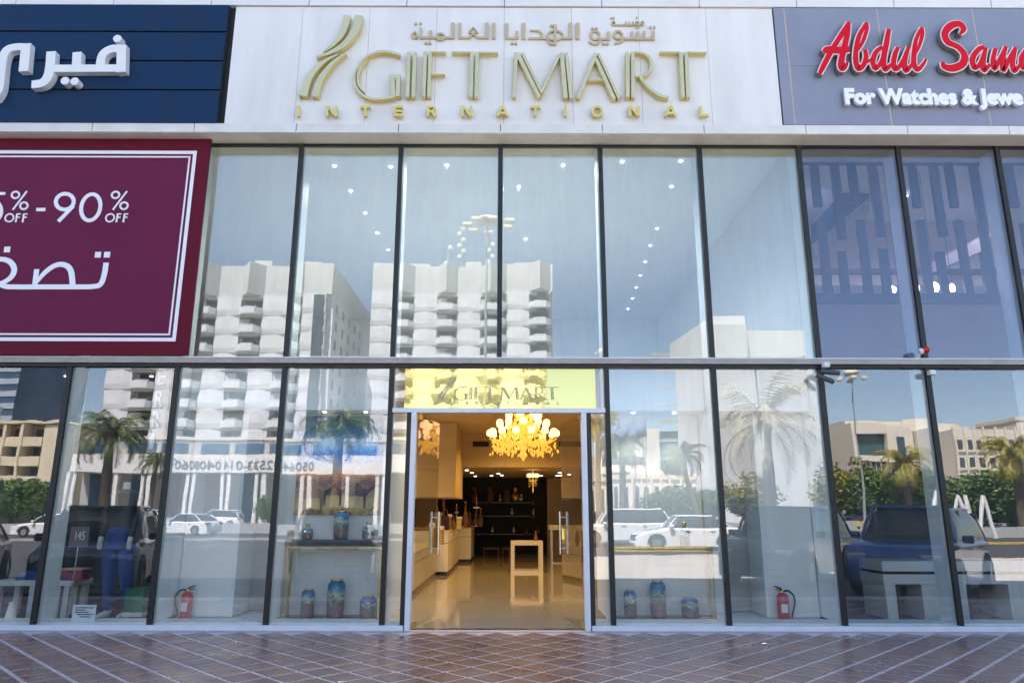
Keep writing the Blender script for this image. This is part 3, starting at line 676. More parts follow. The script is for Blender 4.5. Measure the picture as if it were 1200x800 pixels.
# ================================================================== SIGNS
G = thing('shop_sign', 'gold raised lettering GIFT MART INTERNATIONAL with swoosh emblem on white panel', 'sign', P(590, 145, YS))
LD = .075; YL = YS-.02-LD
def gift_letters(parent, depth, face, side, fx=None, Y=YL, small=True):
    t1 = Tracer(340, 10, 5.714, Y); t2 = Tracer(460, 50, 8, Y); t3 = Tracer(590, 50, 8, Y); t4 = Tracer(710, 50, 8, Y)
    def L(tr, name, st):
        letter(tr, name, st, depth, side, parent, fx=fx)
        if face: letter(tr, name+'_face', st, .004, face, parent, grow=-.006, yo=-.006, fx=fx)
    L(t1, 'emblem_stroke', [(1, [(381, 48, 46), (370, 110, 46), (340, 180, 40), (290, 240, 28), (222, 294, 10)])])
    L(t1, 'emblem_stroke', [(1, [(460, 48, 58), (448, 110, 56), (415, 180, 50), (350, 250, 40), (260, 300, 26), (175, 328, 14)])])
    L(t1, 'emblem_stroke', [(1, [(320, 308, 12), (240, 348, 26), (170, 408, 38), (120, 480, 48), (85, 585, 60)])])
    L(t1, 'emblem_stroke', [(1, [(375, 303, 10), (300, 352, 26), (240, 420, 38), (195, 490, 44), (165, 590, 48)])])
    L(t1, 'letter_g', [(1, [(735, 312, 20), (660, 290, 20), (590, 292, 20), (520, 318, 18), (465, 375, 15), (432, 450, 14), (440, 522, 15), (478, 575, 18), (540, 603, 20), (620, 603, 20), (690, 593, 20)]),
        (1, [(515, 338, 8), (470, 395, 14), (453, 460, 16), (462, 515, 14), (492, 560, 8)]), (0, [(683, 445, 32), (690, 596, 32)]), (0, [(724, 445, 28), (720, 590, 28)])])
    L(t2, 'letter_i', [(0, [(152, 92, 36), (140, 512, 36)]), (0, [(209, 92, 36), (194, 512, 36)])])
    L(t2, 'letter_f', [(0, [(308, 86, 34), (292, 510, 34)]), (0, [(354, 88, 34), (340, 510, 34)]), (0, [(352, 92, 14), (500, 92, 14)]), (0, [(352, 300, 14), (490, 300, 14)])])
    L(t2, 'letter_t', [(0, [(555, 92, 16), (745, 92, 16)]), (0, [(745, 90, 36), (735, 512, 36)]), (0, [(795, 90, 36), (785, 512, 36)]), (0, [(795, 94, 16), (990, 98, 16)])])
    L(t3, 'letter_m', [(0, [(120, 95, 34), (98, 512, 30)]), (0, [(128, 100, 40), (338, 515, 38)]), (0, [(178, 100, 30), (358, 470, 26)]), (0, [(352, 475, 24), (530, 110, 24)]), (0, [(545, 98, 40), (582, 522, 42)]), (0, [(590, 98, 30), (635, 522, 36)])])
    L(t3, 'letter_a', [(0, [(870, 102, 34), (700, 522, 36)]), (0, [(866, 150, 36), (1038, 530, 38)]), (0, [(888, 105, 26), (1085, 528, 26)]), (0, [(790, 355, 14), (950, 355, 14)])])
    L(t4, 'letter_r', [(0, [(205, 90, 34), (205, 515, 36)]), (0, [(252, 92, 34), (256, 515, 36)]), (1, [(255, 92, 18), (330, 97, 22), (400, 132, 30), (430, 195, 34), (415, 262, 28), (370, 305, 22), (275, 322, 18)]), (1, [(320, 322, 26), (370, 390, 26), (440, 455, 28), (520, 502, 30), (590, 517, 28)])])
    L(t4, 'letter_t', [(0, [(505, 92, 16), (690, 92, 16)]), (0, [(702, 92, 36), (724, 515, 36)]), (0, [(752, 92, 32), (772, 515, 40)]), (0, [(765, 94, 16), (945, 98, 16)])])
    G12 = {'I': [[(0, 0), (0, 12)]], 'N': [[(-5, 12), (-5, 0)], [(-5, 0), (5, 12)], [(5, 12), (5, 0)]], 'T': [[(-6, 1), (6, 1)], [(0, 0), (0, 12)]],
        'E': [[(-4, 0), (-4, 12)], [(-4, 1.2), (5, 1.2)], [(-4, 6), (4, 6)], [(-4, 10.8), (5, 10.8)]],
        'R': [[(-4, 0), (-4, 12)], [(-4, 1), (2, 1), (4, 3.3), (2, 6), (-4, 6.4)], [(0, 6.4), (5, 12)]],
        'A': [[(0, 0), (-6, 12)], [(0, 0), (6, 12)], [(-3.5, 8.5), (3.5, 8.5)]], 'L': [[(-4, 0), (-4, 12)], [(-4, 10.8), (5, 10.8)]]}
    tr = Tracer(0, 0, 1, Y)
    for ch, cx in zip('INTERNATIONAL', (349.5, 388.5, 428, 467, 505.5, 547, 589, 627.5, 662.5, 700, 743.5, 786, 825.5)):
        st = [(0, ell(cx, 130.3, 5.6, 5.2, 3.0))] if ch == 'O' else [(0, [(cx+a, 124+b_, 2.9) for a, b_ in s_]) for s_ in G12[ch]]
        letter(tr, 'small_letter_'+ch.lower(), st, depth*.8, side, parent, fx=fx)
gift_letters(G, LD, 'gold_face', 'gold')
# stand-off pins under the letters
pin = MB()
tr = Tracer(0, 0, 1, YS)
for px in (353, 369, 430, 470, 478, 486, 498, 553, 558, 603, 632, 662, 668, 678, 720, 727, 735, 742, 775, 798, 806):
    p = P(px, 115.5, YS); pin.box(p.x-.006, p.x+.006, YS-.05, YS-.001, p.z-.03, p.z+.02)
pin.build('fixing_pin', 'brass', G)
# Arabic line
AR = thing('shop_sign', 'matt gold Arabic lettering above the large gold GIFT MART letters', 'sign', P(620, 50, YS))
t5 = Tracer(475, 15, 8, YS-.03); t6 = Tracer(625, 15, 8, YS-.03)
def AL(tr, st): letter(tr, 'arabic_word', st, .029, 'gold_flat', AR)
ln = lambda x0, y0, x1, y1, wd: (0, [(x0, y0, wd), (x1, y1, wd)])
dot = lambda x, y, wd=22: (0, [(x-wd/2, y, wd), (x+wd/2, y, wd)])
AL(t5, [(0, [(110, 236, 18), (66, 236, 18), (66, 196, 18), (90, 178, 18), (108, 200, 18), (108, 236, 18)]), dot(98, 102), dot(143, 96, 18), ln(146, 140, 146, 244, 18), ln(140, 233, 445, 233, 20), ln(238, 168, 238, 232, 26), (0, ell(330, 225, 36, 30, 18)), ln(447, 95, 447, 243, 30), dot(194, 285), dot(230, 285)])
AL(t5, [ln(510, 95, 510, 243, 28), ln(497, 233, 612, 233, 20), (0, [(600, 185, 16), (635, 135, 16), (680, 185, 16), (596, 187, 16)]), ln(640, 190, 598, 238, 18), ln(630, 190, 685, 238, 18), ln(675, 234, 778, 234, 20), ln(766, 95, 766, 243, 30), ln(830, 98, 830, 246, 28)])
AL(t5, [ln(952, 98, 952, 246, 28), ln(940, 238, 1062, 238, 20), ln(1046, 172, 1046, 238, 26), dot(1002, 285), dot(1038, 285), ln(1110, 98, 1110, 248, 32)])
AL(t6, [(0, [(-30, 165, 18), (55, 168, 20), (85, 200, 20), (85, 238, 18)]), ln(-45, 240, 140, 240, 20), (0, ell(205, 212, 72, 44, 18)), ln(206, 112, 206, 296, 26), ln(160, 120, 214, 120, 18), (1, [(140, 250, 16), (150, 285, 18), (210, 297, 18)]), ln(270, 240, 352, 240, 20), ln(348, 98, 348, 246, 32), ln(416, 98, 416, 250, 32)])
AL(t6, [(0, ell(580, 210, 42, 40, 20)), (1, [(622, 215, 18), (618, 270, 20), (575, 295, 18), (520, 268, 14)]), dot(555, 145, 20), dot(592, 145, 20), ln(615, 248, 718, 248, 20), ln(706, 178, 706, 250, 26), dot(660, 290, 22), dot(697, 290, 22), (0, ell(795, 210, 38, 36, 20)), (1, [(833, 210, 18), (828, 265, 20), (762, 290, 14)]), ln(835, 246, 1138, 246, 20), ln(925, 178, 925, 246, 22), ln(980, 182, 980, 246, 22), ln(1040, 178, 1040, 246, 22), ln(1126, 178, 1126, 258, 26), dot(1097, 140, 20), dot(1133, 140, 20)])
AL(t6, [ln(745, 115, 1030, 115, 13), (0, ell(752, 98, 15, 17, 10)), dot(732, 47, 14), dot(754, 47, 14), ln(868, 85, 868, 115, 12), ln(902, 85, 902, 115, 12), ln(936, 85, 936, 115, 12), (0, ell(972, 100, 14, 14, 10)), (1, [(986, 105, 10), (984, 128, 10), (958, 146, 8)]), dot(970, 45, 12), (0, ell(1022, 100, 13, 14, 10))])

# navy board sign on the left
NV = thing('shop_sign', 'navy blue boarded sign with white raised Arabic lettering, cut by left edge', 'sign', P(100, 150, YS))
xr = P(270, 10, YS).x
for (ya, yb) in ((7, 37.5), (39.5, 71.5), (73.5, 105.5), (107.5, 154)):
    za, zb = P(250, yb-.2, YS-.02).z, P(250, ya, YS-.02).z
    MB().box(-13.5, xr-.012, YS-.035, YS-.006, max(za, SB-.008), zb).build('board', 'blue_board', NV)
MB().box(-13.5, xr, YS-.004, YS+.03, SB, ST).build('backing', 'dark_gap', NV)
t7 = Tracer(0, 30, 7.5, YS-.035-.11)
letter(t7, 'arabic_letter', [ln(1068, 172, 1062, 410, 82), (1, [(1070, 203, 72), (980, 205, 74), (905, 250, 74), (882, 330, 76), (884, 378, 72)]), ln(1085, 375, 430, 378, 72), ln(678, 235, 670, 380, 78), (1, [(450, 230, 80), (440, 360, 82), (420, 450, 84), (370, 505, 80), (278, 520, 76)])], .105, 'white_letter2', NV)
for cx, cyy in ((1030, 115), (570, 485), (655, 490)):
    p = P(cx/7.5, 30+cyy/7.5, YS-.15); smooth(MB()).tube([(p.x, YS-.15, p.z), (p.x, YS-.036, p.z)], .062, 18).build('dot', 'white_letter2', NV)
letter(t7, 'arabic_letter', [ln(228, 158, 205, 402, 84), (1, [(262, 192, 68), (150, 188, 70), (60, 215, 74), (20, 300, 80), (5, 420, 80), (-12, 560, 76), (-60, 640, 70)])], .105, 'white_letter2', NV)

# slate panel sign on the right
WS = thing('shop_sign', 'slate grey panel sign with red script Abdul Samad and white lettering', 'sign', P(1100, 150, YS))
xs_ = [GX1+.004]+[P(p, 80, YS).x for p in (925, 1036, 1150)]+[P(1150, 80, YS).x+1.5, P(1150, 80, YS).x+3.0]
for i in range(len(xs_)-1):
    za = P(600, 77, YS).z
    MB().box(xs_[i]+.012, xs_[i+1]-.012, YS-.016, YS+.02, SB, za-.002).build('panel', 'grey_panel', WS)
    MB().box(xs_[i]+.012, xs_[i+1]-.012, YS-.016, YS+.02, za+.002, ST-.004).build('panel', 'grey_panel', WS)
    if i: MB().box(xs_[i]-.0115, xs_[i]+.0115, YS-.012, YS+.02, SB, ST-.004).build('joint_strip', 'joint_cream', WS)
RD = .075; YR = YS-.05-RD
t8 = Tracer(950, 15, 9.23, YR); t9 = Tracer(1070, 15, 9.23, YR)
SCRIPT = [
 ('letter_a', t8, [(1, [(415, 105, 34), (335, 235, 48), (215, 430, 52), (135, 585, 48), (98, 660, 36)]), (1, [(410, 110, 36), (392, 250, 54), (352, 420, 58), (325, 560, 60), (338, 612, 48), (375, 590, 34), (398, 535, 18)]), (1, [(142, 432, 44), (185, 402, 72), (300, 410, 80), (415, 398, 66)])]),
 ('letter_b', t8, [(1, [(603, 112, 30), (525, 250, 42), (490, 400, 46), (488, 530, 52), (515, 612, 48), (570, 570, 46), (598, 480, 44), (586, 405, 38)]), (1, [(603, 112, 26), (606, 185, 34), (560, 320, 34), (508, 410, 26)]), ln(600, 545, 665, 500, 24)]),
 ('letter_d', t8, [(1, [(775, 372, 36), (705, 430, 46), (672, 530, 48), (698, 608, 42), (755, 545, 36), (800, 420, 34)]), (1, [(845, 182, 40), (815, 350, 52), (785, 520, 54), (805, 622, 46), (868, 560, 28)])]),
 ('letter_u', t8, [(1, [(945, 378, 34), (912, 450, 46), (893, 560, 48), (920, 618, 42), (988, 540, 40), (1060, 372, 34)]), (1, [(1055, 385, 30), (1012, 540, 50), (1030, 635, 44), (1090, 565, 28), (1120, 520, 20)])]),
 ('letter_l', t9, [(1, [(92, 165, 26), (32, 290, 36), (10, 430, 44), (8, 560, 52), (48, 620, 44), (108, 560, 32), (140, 502, 18)]), (1, [(92, 165, 26), (98, 245, 34), (62, 370, 28), (22, 450, 22)])]),
 ('letter_s', t9, [(1, [(506, 235, 24), (545, 180, 56), (495, 122, 62), (400, 150, 76), (342, 230, 66), (375, 320, 64), (480, 372, 56), (553, 455, 62), (535, 555, 76), (430, 603, 80), (335, 585, 56), (322, 535, 30)])]),
 ('letter_a', t9, [(1, [(768, 372, 36), (705, 402, 50), (642, 500, 52), (662, 602, 46), (722, 555, 38), (775, 420, 34)]), (1, [(785, 382, 30), (752, 540, 54), (768, 632, 42), (830, 560, 26)])]),
 ('letter_m', t9, [(1, [(890, 390, 38), (862, 520, 44), (880, 612, 40), (928, 520, 34), (1003, 372, 34)]), (1, [(1000, 372, 34), (965, 530, 46), (976, 630, 42), (1038, 500, 34), (1108, 382, 34)]), (1, [(1104, 382, 34), (1072, 545, 48), (1095, 638, 42), (1152, 565, 24)])]),
 ('letter_a', t9, [(1, [(1290, 372, 36), (1235, 402, 50), (1172, 500, 52), (1192, 602, 46), (1252, 555, 38), (1300, 420, 34)]), (1, [(1315, 382, 30), (1282, 540, 54), (1298, 632, 42), (1360, 560, 26)])])]
for nm, tr, st in SCRIPT:
    letter(tr, nm, st, RD, 'letter_return', WS, grow=.036, yo=.008)
    letter(tr, nm+'_rim', st, .006, 'pink_rim', WS, grow=.042)
    letter(tr, nm+'_face', st, .006, 'red_face', WS, yo=-.010, grow=.008)
yb = YS-.08
a0, a1 = P(991, 129, yb), P(1200, 129, yb)
write('For Watches & Jewe', a0.x, a1.x, a0.z, P(991, 104.5, yb).z, yb, .05, 'white_letter', WS, bold=.055)

# burgundy sale banner
BN = thing('sale_banner', 'burgundy sale banner with white frame lines and 90% OFF lettering', 'banner', P(110, 416, -.16))
YB = -.16
b_tr, b_br = P(246, 170.5, YB), P(220.5, 416, YB); bx1 = (b_tr.x+b_br.x)/2
MB().box(-11.5, bx1, YB, YB+.04, b_br.z, LZ-.004).build('panel', 'banner_edge', BN)
i0, i1 = P(230, 178, YB), P(205, 399, YB); ix = (i0.x+i1.x)/2
MB().box(-11.4, ix, YB-.003, YB-.0005, i1.z, i0.z).build('field', 'banner', BN)
def frame(o, wd, name):
    x1 = ix-o; z1 = i0.z-o; z0 = i1.z+o; y0, y1 = YB-.0065, YB-.0035
    MB().box(-11.3, x1, y0, y1, z1-wd, z1).build(name, 'banner_print', BN); MB().box(-11.3, x1, y0, y1, z0, z0+wd).build(name, 'banner_print', BN)
    MB().box(x1-wd, x1, y0, y1, z0+wd+.0005, z1-wd-.0005).build(name, 'banner_print', BN)
frame(-.012, .052, 'frame_line'); frame(.075, .024, 'inner_frame_line')
t10 = Tracer(0, 210, 5.712, YB-.009)
def BL(name, st): letter(t10, name, st, .005, 'banner_print', BN)
BL('figure_five', [ln(35, 96, -70, 96, 20), ln(-70, 90, -85, 180, 20), (1, [(-85, 175, 20), (-20, 155, 22), (8, 195, 22), (4, 245, 22), (-30, 282, 22), (-80, 285, 20)])])
for dx, xo in ((0, 0), (670, 0)):
    BL('percent_sign', [(0, ell(103+dx, 105, 25, 22, 13, tilt=.1)), ln(180+dx, 80, 85+dx, 205, 12), (0, ell(160+dx, 178, 25, 23, 13, tilt=.1))])
    o = dx+(4 if dx else 0)
    BL('letter_o', [(0, ell(62+o, 258, 28, 26, 10, tilt=.15))]); 
    for e in (0, 46): BL('letter_f', [ln(114+o+e, 230, 104+o+e, 288, 11), ln(114+o+e, 233, 138+o+e, 233, 9), ln(110+o+e, 255, 133+o+e, 255, 9)])
BL('dash', [ln(243, 203, 303, 203, 24)])
BL('figure_nine', [(0, ell(433, 150, 60, 53, 26, tilt=.05)), ln(492, 178, 390, 283, 26)])
BL('figure_zero', [(0, ell(607, 188, 64, 88, 26, tilt=.12))])
BL('arabic_word', [(1, [(710, 558, 36), (697, 640, 36), (672, 702, 36), (620, 718, 34), (500, 720, 34), (300, 720, 34), (100, 720, 34), (20, 712, 34), (-60, 660, 34)]), ln(246, 602, 232, 712, 34), (1, [(245, 690, 22), (300, 625, 32), (370, 577, 34), (435, 574, 36), (475, 615, 38), (487, 712, 38)]), (1, [(-60, 560, 30), (-5, 536, 32), (60, 548, 36), (95, 595, 38), (80, 650, 36), (20, 692, 30), (-30, 700, 24)])])
for x, y in ((47, 470), (655, 505), (716, 505)): BL('dot', [ln(x-20, y, x+20, y, 40)])

# gold film over the door with the same emblem and name
FL = thing('transom_film', 'pale gold window film with grey GIFT MART lettering above the open door', 'window film', P(585, 478, .03))
f0, f1 = P(474, 477, .03), P(697, 434, .03)
MB().box(f0.x, f1.x, -.010, -.006, LT1+.004, TB-.06).build('film', 'film', FL)
gift_letters(FL, .0015, None, 'film_letter', fx=lambda x, y: (512+(x-348)*.2975, 441.5+(y-18)*.273), Y=-.013)

# ================================================================== DISPLAY WINDOW OBJECTS
def vase(px, py0, py1, wpx, Y, label, kind, group=None):
    a, t = P(px, py1, Y), P(px, py0, Y); h = t.z-a.z; r = wpx/2*(P(px+1, py1, Y).x-a.x)
    v = thing('vase', label, 'vase', a, group)
    if kind == 'tall':
        prof = [(.82*r, 0), (.95*r, .03*h), (r, .30*h), (r, .78*h), (.93*r, .88*h), (.70*r, .94*h), (.62*r, .955*h)]
        smooth(MB()).lathe(prof, a, 24).build('body', 'vase', v)
        smooth(MB()).lathe([(.60*r, .956*h), (.74*r, .962*h), (.74*r, .992*h), (.56*r, h)], a, 24).build('rim', 'brass', v)
        smooth(MB()).lathe([(.84*r, -.002), (.86*r, .012*h), (.80*r, .02*h)], a, 24).build('base_ring', 'brass', v)
    else:
        prof = [(.80*r, 0), (.98*r, .05*h), (r, .55*h), (.80*r, .66*h), (.35*r, .70*h)]
        smooth(MB()).lathe(prof, a, 20).build('body', 'vase', v)
        smooth(MB()).lathe([(.34*r, .705*h), (.30*r, .78*h), (.42*r, .84*h), (.42*r, .93*h), (.15*r, h)], a, 16).build('stopper', 'brass', v)
    return v
def console(pxl, pxr, top_py, Y, label, dark=True):
    a, b_ = P(pxl, top_py, Y), P(pxr, top_py, Y); z = a.z
    t = thing('console_table', label, 'table', ((a.x+b_.x)/2, Y+.12, SZ0))
    MB().bbox(a.x, b_.x, Y, Y+.28, z-.085 if dark else z-.03, z, .004).build('table_top', 'black_lac' if dark else 'brass', t)
    for x in (a.x+.02, b_.x-.045):
        for y in (Y+.015, Y+.24):
            MB().box(x, x+.028, y, y+.028, SZ0, z-(.086 if dark else .031)).build('leg', 'brass', t)
    zr = z-.105 if dark else z-.055
    MB().box(a.x+.05, b_.x-.05, Y+.018, Y+.038, zr-.012, zr+.012).build('rail', 'brass', t)
    MB().box(a.x+.05, b_.x-.05, Y+.02, Y+.25, SZ0+.022, SZ0+.032).build('plinth', 'black_lac', t)
    return t
YC = .43
console(334, 449, 632, YC, 'black topped console table with brass legs in window left of door')
console(713, 838, 640, YC, 'brass edged console table in window right of door', dark=False)
V = YC+.14
vase(360, 613, 631.2, 13, V, 'small blue lidded jar at left end of the black console', 'jar')
vase(399, 598, 631.2, 18, V, 'tall blue painted vase in the middle of the black console', 'tall')
vase(431.5, 610, 631.2, 15, V, 'small blue lidded jar at right end of the black console', 'jar')
vase(359.5, 689, 724, 16, V, 'slim blue and plum vase on window floor under black console, leftmost', 'tall')
vase(392.5, 678, 724, 21, V, 'tallest blue vase on window floor under the black console', 'tall')
vase(431, 698, 724, 20, V, 'squat blue vase on window floor under the black console, rightmost', 'tall')
vase(739, 690, 724, 15, V, 'slim pale blue vase on window floor right of the door, leftmost', 'tall')
vase(772, 679, 724, 19, V, 'tallest pale blue vase on window floor right of the door', 'tall')
vase(809, 699, 724, 20, V, 'squat pale blue vase on window floor right of the door, rightmost', 'tall')
vase(803, 611, 638.5, 12, V, 'slim lidded jar standing on the brass edged console', 'jar')

# painting on the back wall
YP = .765
p0, p1 = P(342, 603, YP), P(449, 487, YP)
PT = thing('painting', 'large canvas of camels under a blue sky behind the black console', 'painting', ((p0.x+p1.x)/2, YP, p0.z))
MB().box(p0.x, p1.x, YP, YP+.03, p0.z, p1.z).build('canvas', 'canvas', PT)
def camel(cx, cz, s, name, m):
    body = [(-1.0, 0), (-.95, -.9), (-.82, -.9), (-.78, -.1), (-.2, -.05), (.35, -.1), (.40, -.9), (.53, -.9), (.58, -.1), (.75, .15), (1.0, .35), (1.25, .62), (1.5, .60), (1.52, .72), (1.22, .80), (1.0, .62), (.62, .42), (.3, .5), (-.1, .92), (-.5, .5), (-.9, .35)]
    MB().prism([(cx+x*s, cz+z*s) for x, z in body], YP-.004, YP-.001, 'y').build(name, m, PT)
M['camel_ink'] = mat('dark_plum_paint', (0.06, 0.03, 0.035), .6, var=.4, scale=9, col2=(.16, .06, .05))
M['camel_ochre'] = mat('ochre_paint', (0.26, 0.13, 0.06), .6, var=.4, scale=9)
q = P(420, 580, YP); camel(q.x, q.z, .20, 'painted_camel', 'camel_ink')
q = P(369, 582, YP); camel(q.x, q.z, .22, 'painted_camel', 'camel_ochre')
q = P(393, 578, YP); camel(q.x, q.z-.012, .17, 'painted_camel', 'camel_ink')

def extinguisher(px, py0, py1, Y, label, side):
    a, t = P(px, py1, Y), P(px, py0, Y); h = t.z-a.z; r = h*.165
    e = thing('fire_extinguisher', label, 'extinguisher', a, 'fire extinguishers in the windows')
    smooth(MB()).lathe([(r*.96, 0), (r, .03*h), (r, .62*h), (r*.9, .69*h), (r*.55, .745*h), (r*.3, .76*h)], a, 20).build('cylinder', 'extinguisher', e)
    smooth(MB()).lathe([(r*.26, .762*h), (r*.26, .83*h), (r*.18, .85*h)], a, 12).build('valve', 'brass', e)
    MB().prism([(a.x-side*.0, a.z+.84*h), (a.x-side*.5*r, a.z+.86*h), (a.x-side*1.3*r, a.z+.93*h), (a.x-side*1.3*r, a.z+.96*h), (a.x, a.z+.89*h)][::1], a.y-.012, a.y+.012, 'y').build('lever', 'black_lac', e)
    MB().prism([(a.x, a.z+.80*h), (a.x-side*1.2*r, a.z+.84*h), (a.x-side*1.2*r, a.z+.86*h), (a.x, a.z+.83*h)], a.y-.010, a.y+.010, 'y').build('carrying_handle', 'black_lac', e)
    x = a.x
    hose = crom([(x+side*.2*r, a.y-.01, a.z+.80*h), (x+side*1.0*r, a.y-.01, a.z+.82*h), (x+side*1.9*r, a.y-.01, a.z+.70*h), (x+side*2.1*r, a.y-.01, a.z+.48*h), (x+side*1.7*r, a.y-.01, a.z+.25*h), (x+side*1.35*r, a.y-.01, a.z+.06*h)], 6)
    smooth(MB()).tube(hose, .012, 8).build('hose', 'rubber', e)
    MB().box(x-r*.62, x+r*.5, a.y-r*1.005, a.y-r*.78, a.z+.22*h, a.z+.46*h).build('instruction_label', 'pink_rim', e)
    return e
extinguisher(217, 683, 724.5, .52, 'red fire extinguisher with hose curling left, in window left of door', -1)
extinguisher(919, 684, 726, .52, 'red fire extinguisher with hose curling right, in window right of door', 1)

# ---- right shop, lower: white display tables
def display_table(px0, px1, label):
    Y = .95; a, b_ = P(px0, 657, Y), P(px1, 657, Y); zt = a.z; z1 = P(px0, 669, Y).z; z2 = P(px0, 672.5, Y).z; z3 = P(px0, 684, Y).z
    t = thing('display_table', label, 'table', ((a.x+b_.x)/2, Y+.4, .0))
    w_ = (b_.x-a.x)
    MB().box(a.x, b_.x, Y, Y+.7, z1, zt).build('top_panel', 'table_white', t)
    MB().box(a.x+.01, b_.x-.01, Y+.012, Y+.69, z2, z1-.001).build('shadow_gap', 'black_lac', t)
    MB().box(a.x, b_.x, Y, Y+.7, z3, z2-.001).build('apron', 'table_white', t)
    l = P(px0+15, 715, Y).x-P(px0+2, 715, Y).x
    MB().box(a.x+.01, a.x+l, Y+.002, Y+.69, .012, z3-.001).build('leg', 'table_white', t)
    MB().box(b_.x-2.1*l, b_.x-1.06*l, Y+.002, Y+.69, .012, z3-.001).build('leg', 'table_white', t)
    MB().box(b_.x-1.04*l, b_.x, Y+.002, Y+.69, .012, z3-.001).build('leg', 'table_white', t)
display_table(1033, 1103, 'white two-legged display table in right shop, left one of the pair')
display_table(1115, 1204, 'white two-legged display table in right shop, right one at photo edge')
MB().box(4.55, 12.1, .41, 18.5, -.001, .011).build('shop_carpet', 'dark_floor', B)
MB().box(4.55, 12.1, 3.6, 3.7, .012, 3.495).build('shop_rear_wall', 'dark_int', B)
MB().box(-12.1, -4.55, .41, 18.5, -.001, .011).build('shop_carpet', 'dark_floor', B)
MB().box(-12.1, -4.55, 4.2, 4.3, .012, 3.495).build('shop_rear_wall', 'dark_int', B)
# ---- right shop, upper: lavender parapet, blue battens, stair, bright fittings
MB().box(4.55, 12.1, 3.2, 3.3, 3.61, LZ+.11).build('upper_rear_wall', 'lav_wall', B)
zp = P(1010, 356, .55).z
MB().box(4.55, 12.1, .55, .62, 3.61, zp).build('parapet', 'lav_dark', B)
MB().box(4.55, 12.1, .53, .64, zp+.001, P(1010, 344, .55).z).build('parapet_rail', 'batten', B)
SCR = thing('batten_screen', 'blue vertical battens hanging and standing behind the upper right windows', 'screen', (6.5, .8, zp))
zt_ = LZ+.10
MB().box(4.56, 12.0, .75, .83, P(1010, 188, .78).z, zt_).build('top_rail', 'batten', SCR)
for i, (px, py) in enumerate([(956, 242), (980, 280), (1000, 240), (1024, 277), (1043, 345), (1071, 243), (1096, 277), (1114, 243), (1143, 345), (1184, 243), (1211, 290), (1234, 245)]):
    x = P(px, 200, .78).x-.02; z0 = P(px, py, .78).z
    MB().box(x-.065, x+.065, .76, .82, z0, P(1010, 188, .78).z-.001).build('batten', 'batten', SCR)
for i, (px, py) in enumerate([(962, 258), (986, 295), (1008, 258), (1034, 292), (1078, 258), (1101, 295), (1123, 258), (1153, 296), (1200, 262), (1230, 300)]):
    z1 = P(px, py, .78).z; x = P(px, py, .78).x
    MB().box(x-.065, x+.065, .755, .815, P(1010, 344, .6).z, z1).build('batten', 'batten', SCR)
for py in (211, 318):
    z = P(1010, py, 2.9).z; MB().box(4.56, 12.0, 2.88, 2.96, z-.05, z+.05).build('rear_rail', 'batten', SCR)
ST_ = thing('staircase', 'dark blue sloping stair flank behind the upper right battens', 'staircase', (5.6, 1.9, 3.6))
pts = [P(px, py, 1.9) for px, py in ((953, 285), (953, 262), (1003, 208), (1019, 209), (1019, 232))]
MB().prism([(p.x, p.z) for p in pts][::-1], 1.9, 2.0, 'y').build('flank', 'stair_blue', ST_)
pts = [P(px, py, 2.05) for px, py in ((955, 300), (953, 287), (1019, 234), (1019, 250))]
MB().prism([(p.x, p.z) for p in pts][::-1], 2.03, 2.4, 'y').build('soffit', 'tw_shade', ST_)
pts = [P(px, py, 2.3) for px, py in ((1096, 318), (1096, 305), (1160, 272), (1160, 290))]
MB().prism([(p.x, p.z) for p in pts][::-1], 2.3, 2.7, 'y').build('soffit', 'lav_wall', ST_)
M['lit_cluster'] = mat('lit_glass_cluster', (.9, .85, .8), .4, emit=(1, .86, .72), estr=5.0)
for x_ in (5.6, 7.2, 8.8): spot('cluster_lamp_glow', (x_, 1.9, LZ+.05), 24, (1, .84, .86), 130)  # spots added at the ceiling to brighten the wall behind the battens
for i, (px, py, rx, ry, lab) in enumerate([(1046, 339, 7, 5, 'pale lit wedge-shaped lamp above the parapet, leftmost of the row'), (1075, 337, 4, 7, 'pale slim lit lamp above the parapet, second from left'), (1096, 336, 7, 8, 'largest pale lit globe lamp above the parapet'), (1116, 337, 5, 7, 'pale lit lamp above the parapet, rightmost of the row')]):
    p = P(px, py, 1.1); k = P(px+1, py, 1.1).x-p.x; mb = smooth(MB())
    for j in range(6):
        an = j*1.05; rr = rx*k*.5
        mb.lathe([(.01, -ry*k*.55), (rr*.5, -ry*k*.3), (rr*.55, 0), (rr*.4, ry*k*.3), (.01, ry*k*.5)], (p.x+rr*.7*math.cos(an), p.y+.3*rr*math.sin(an), p.z+rr*.5*math.sin(an*2)), 8)
    L_ = thing('cluster_lamp', lab, 'lamp', p, 'lit lamps in the upper right window'); mb.build('globe', 'lit_cluster', L_)
    smooth(MB()).tube([(p.x, p.y, p.z+ry*k*.4), (p.x, p.y, LZ+.12)], .004, 6).build('cord', 'black_lac', L_)

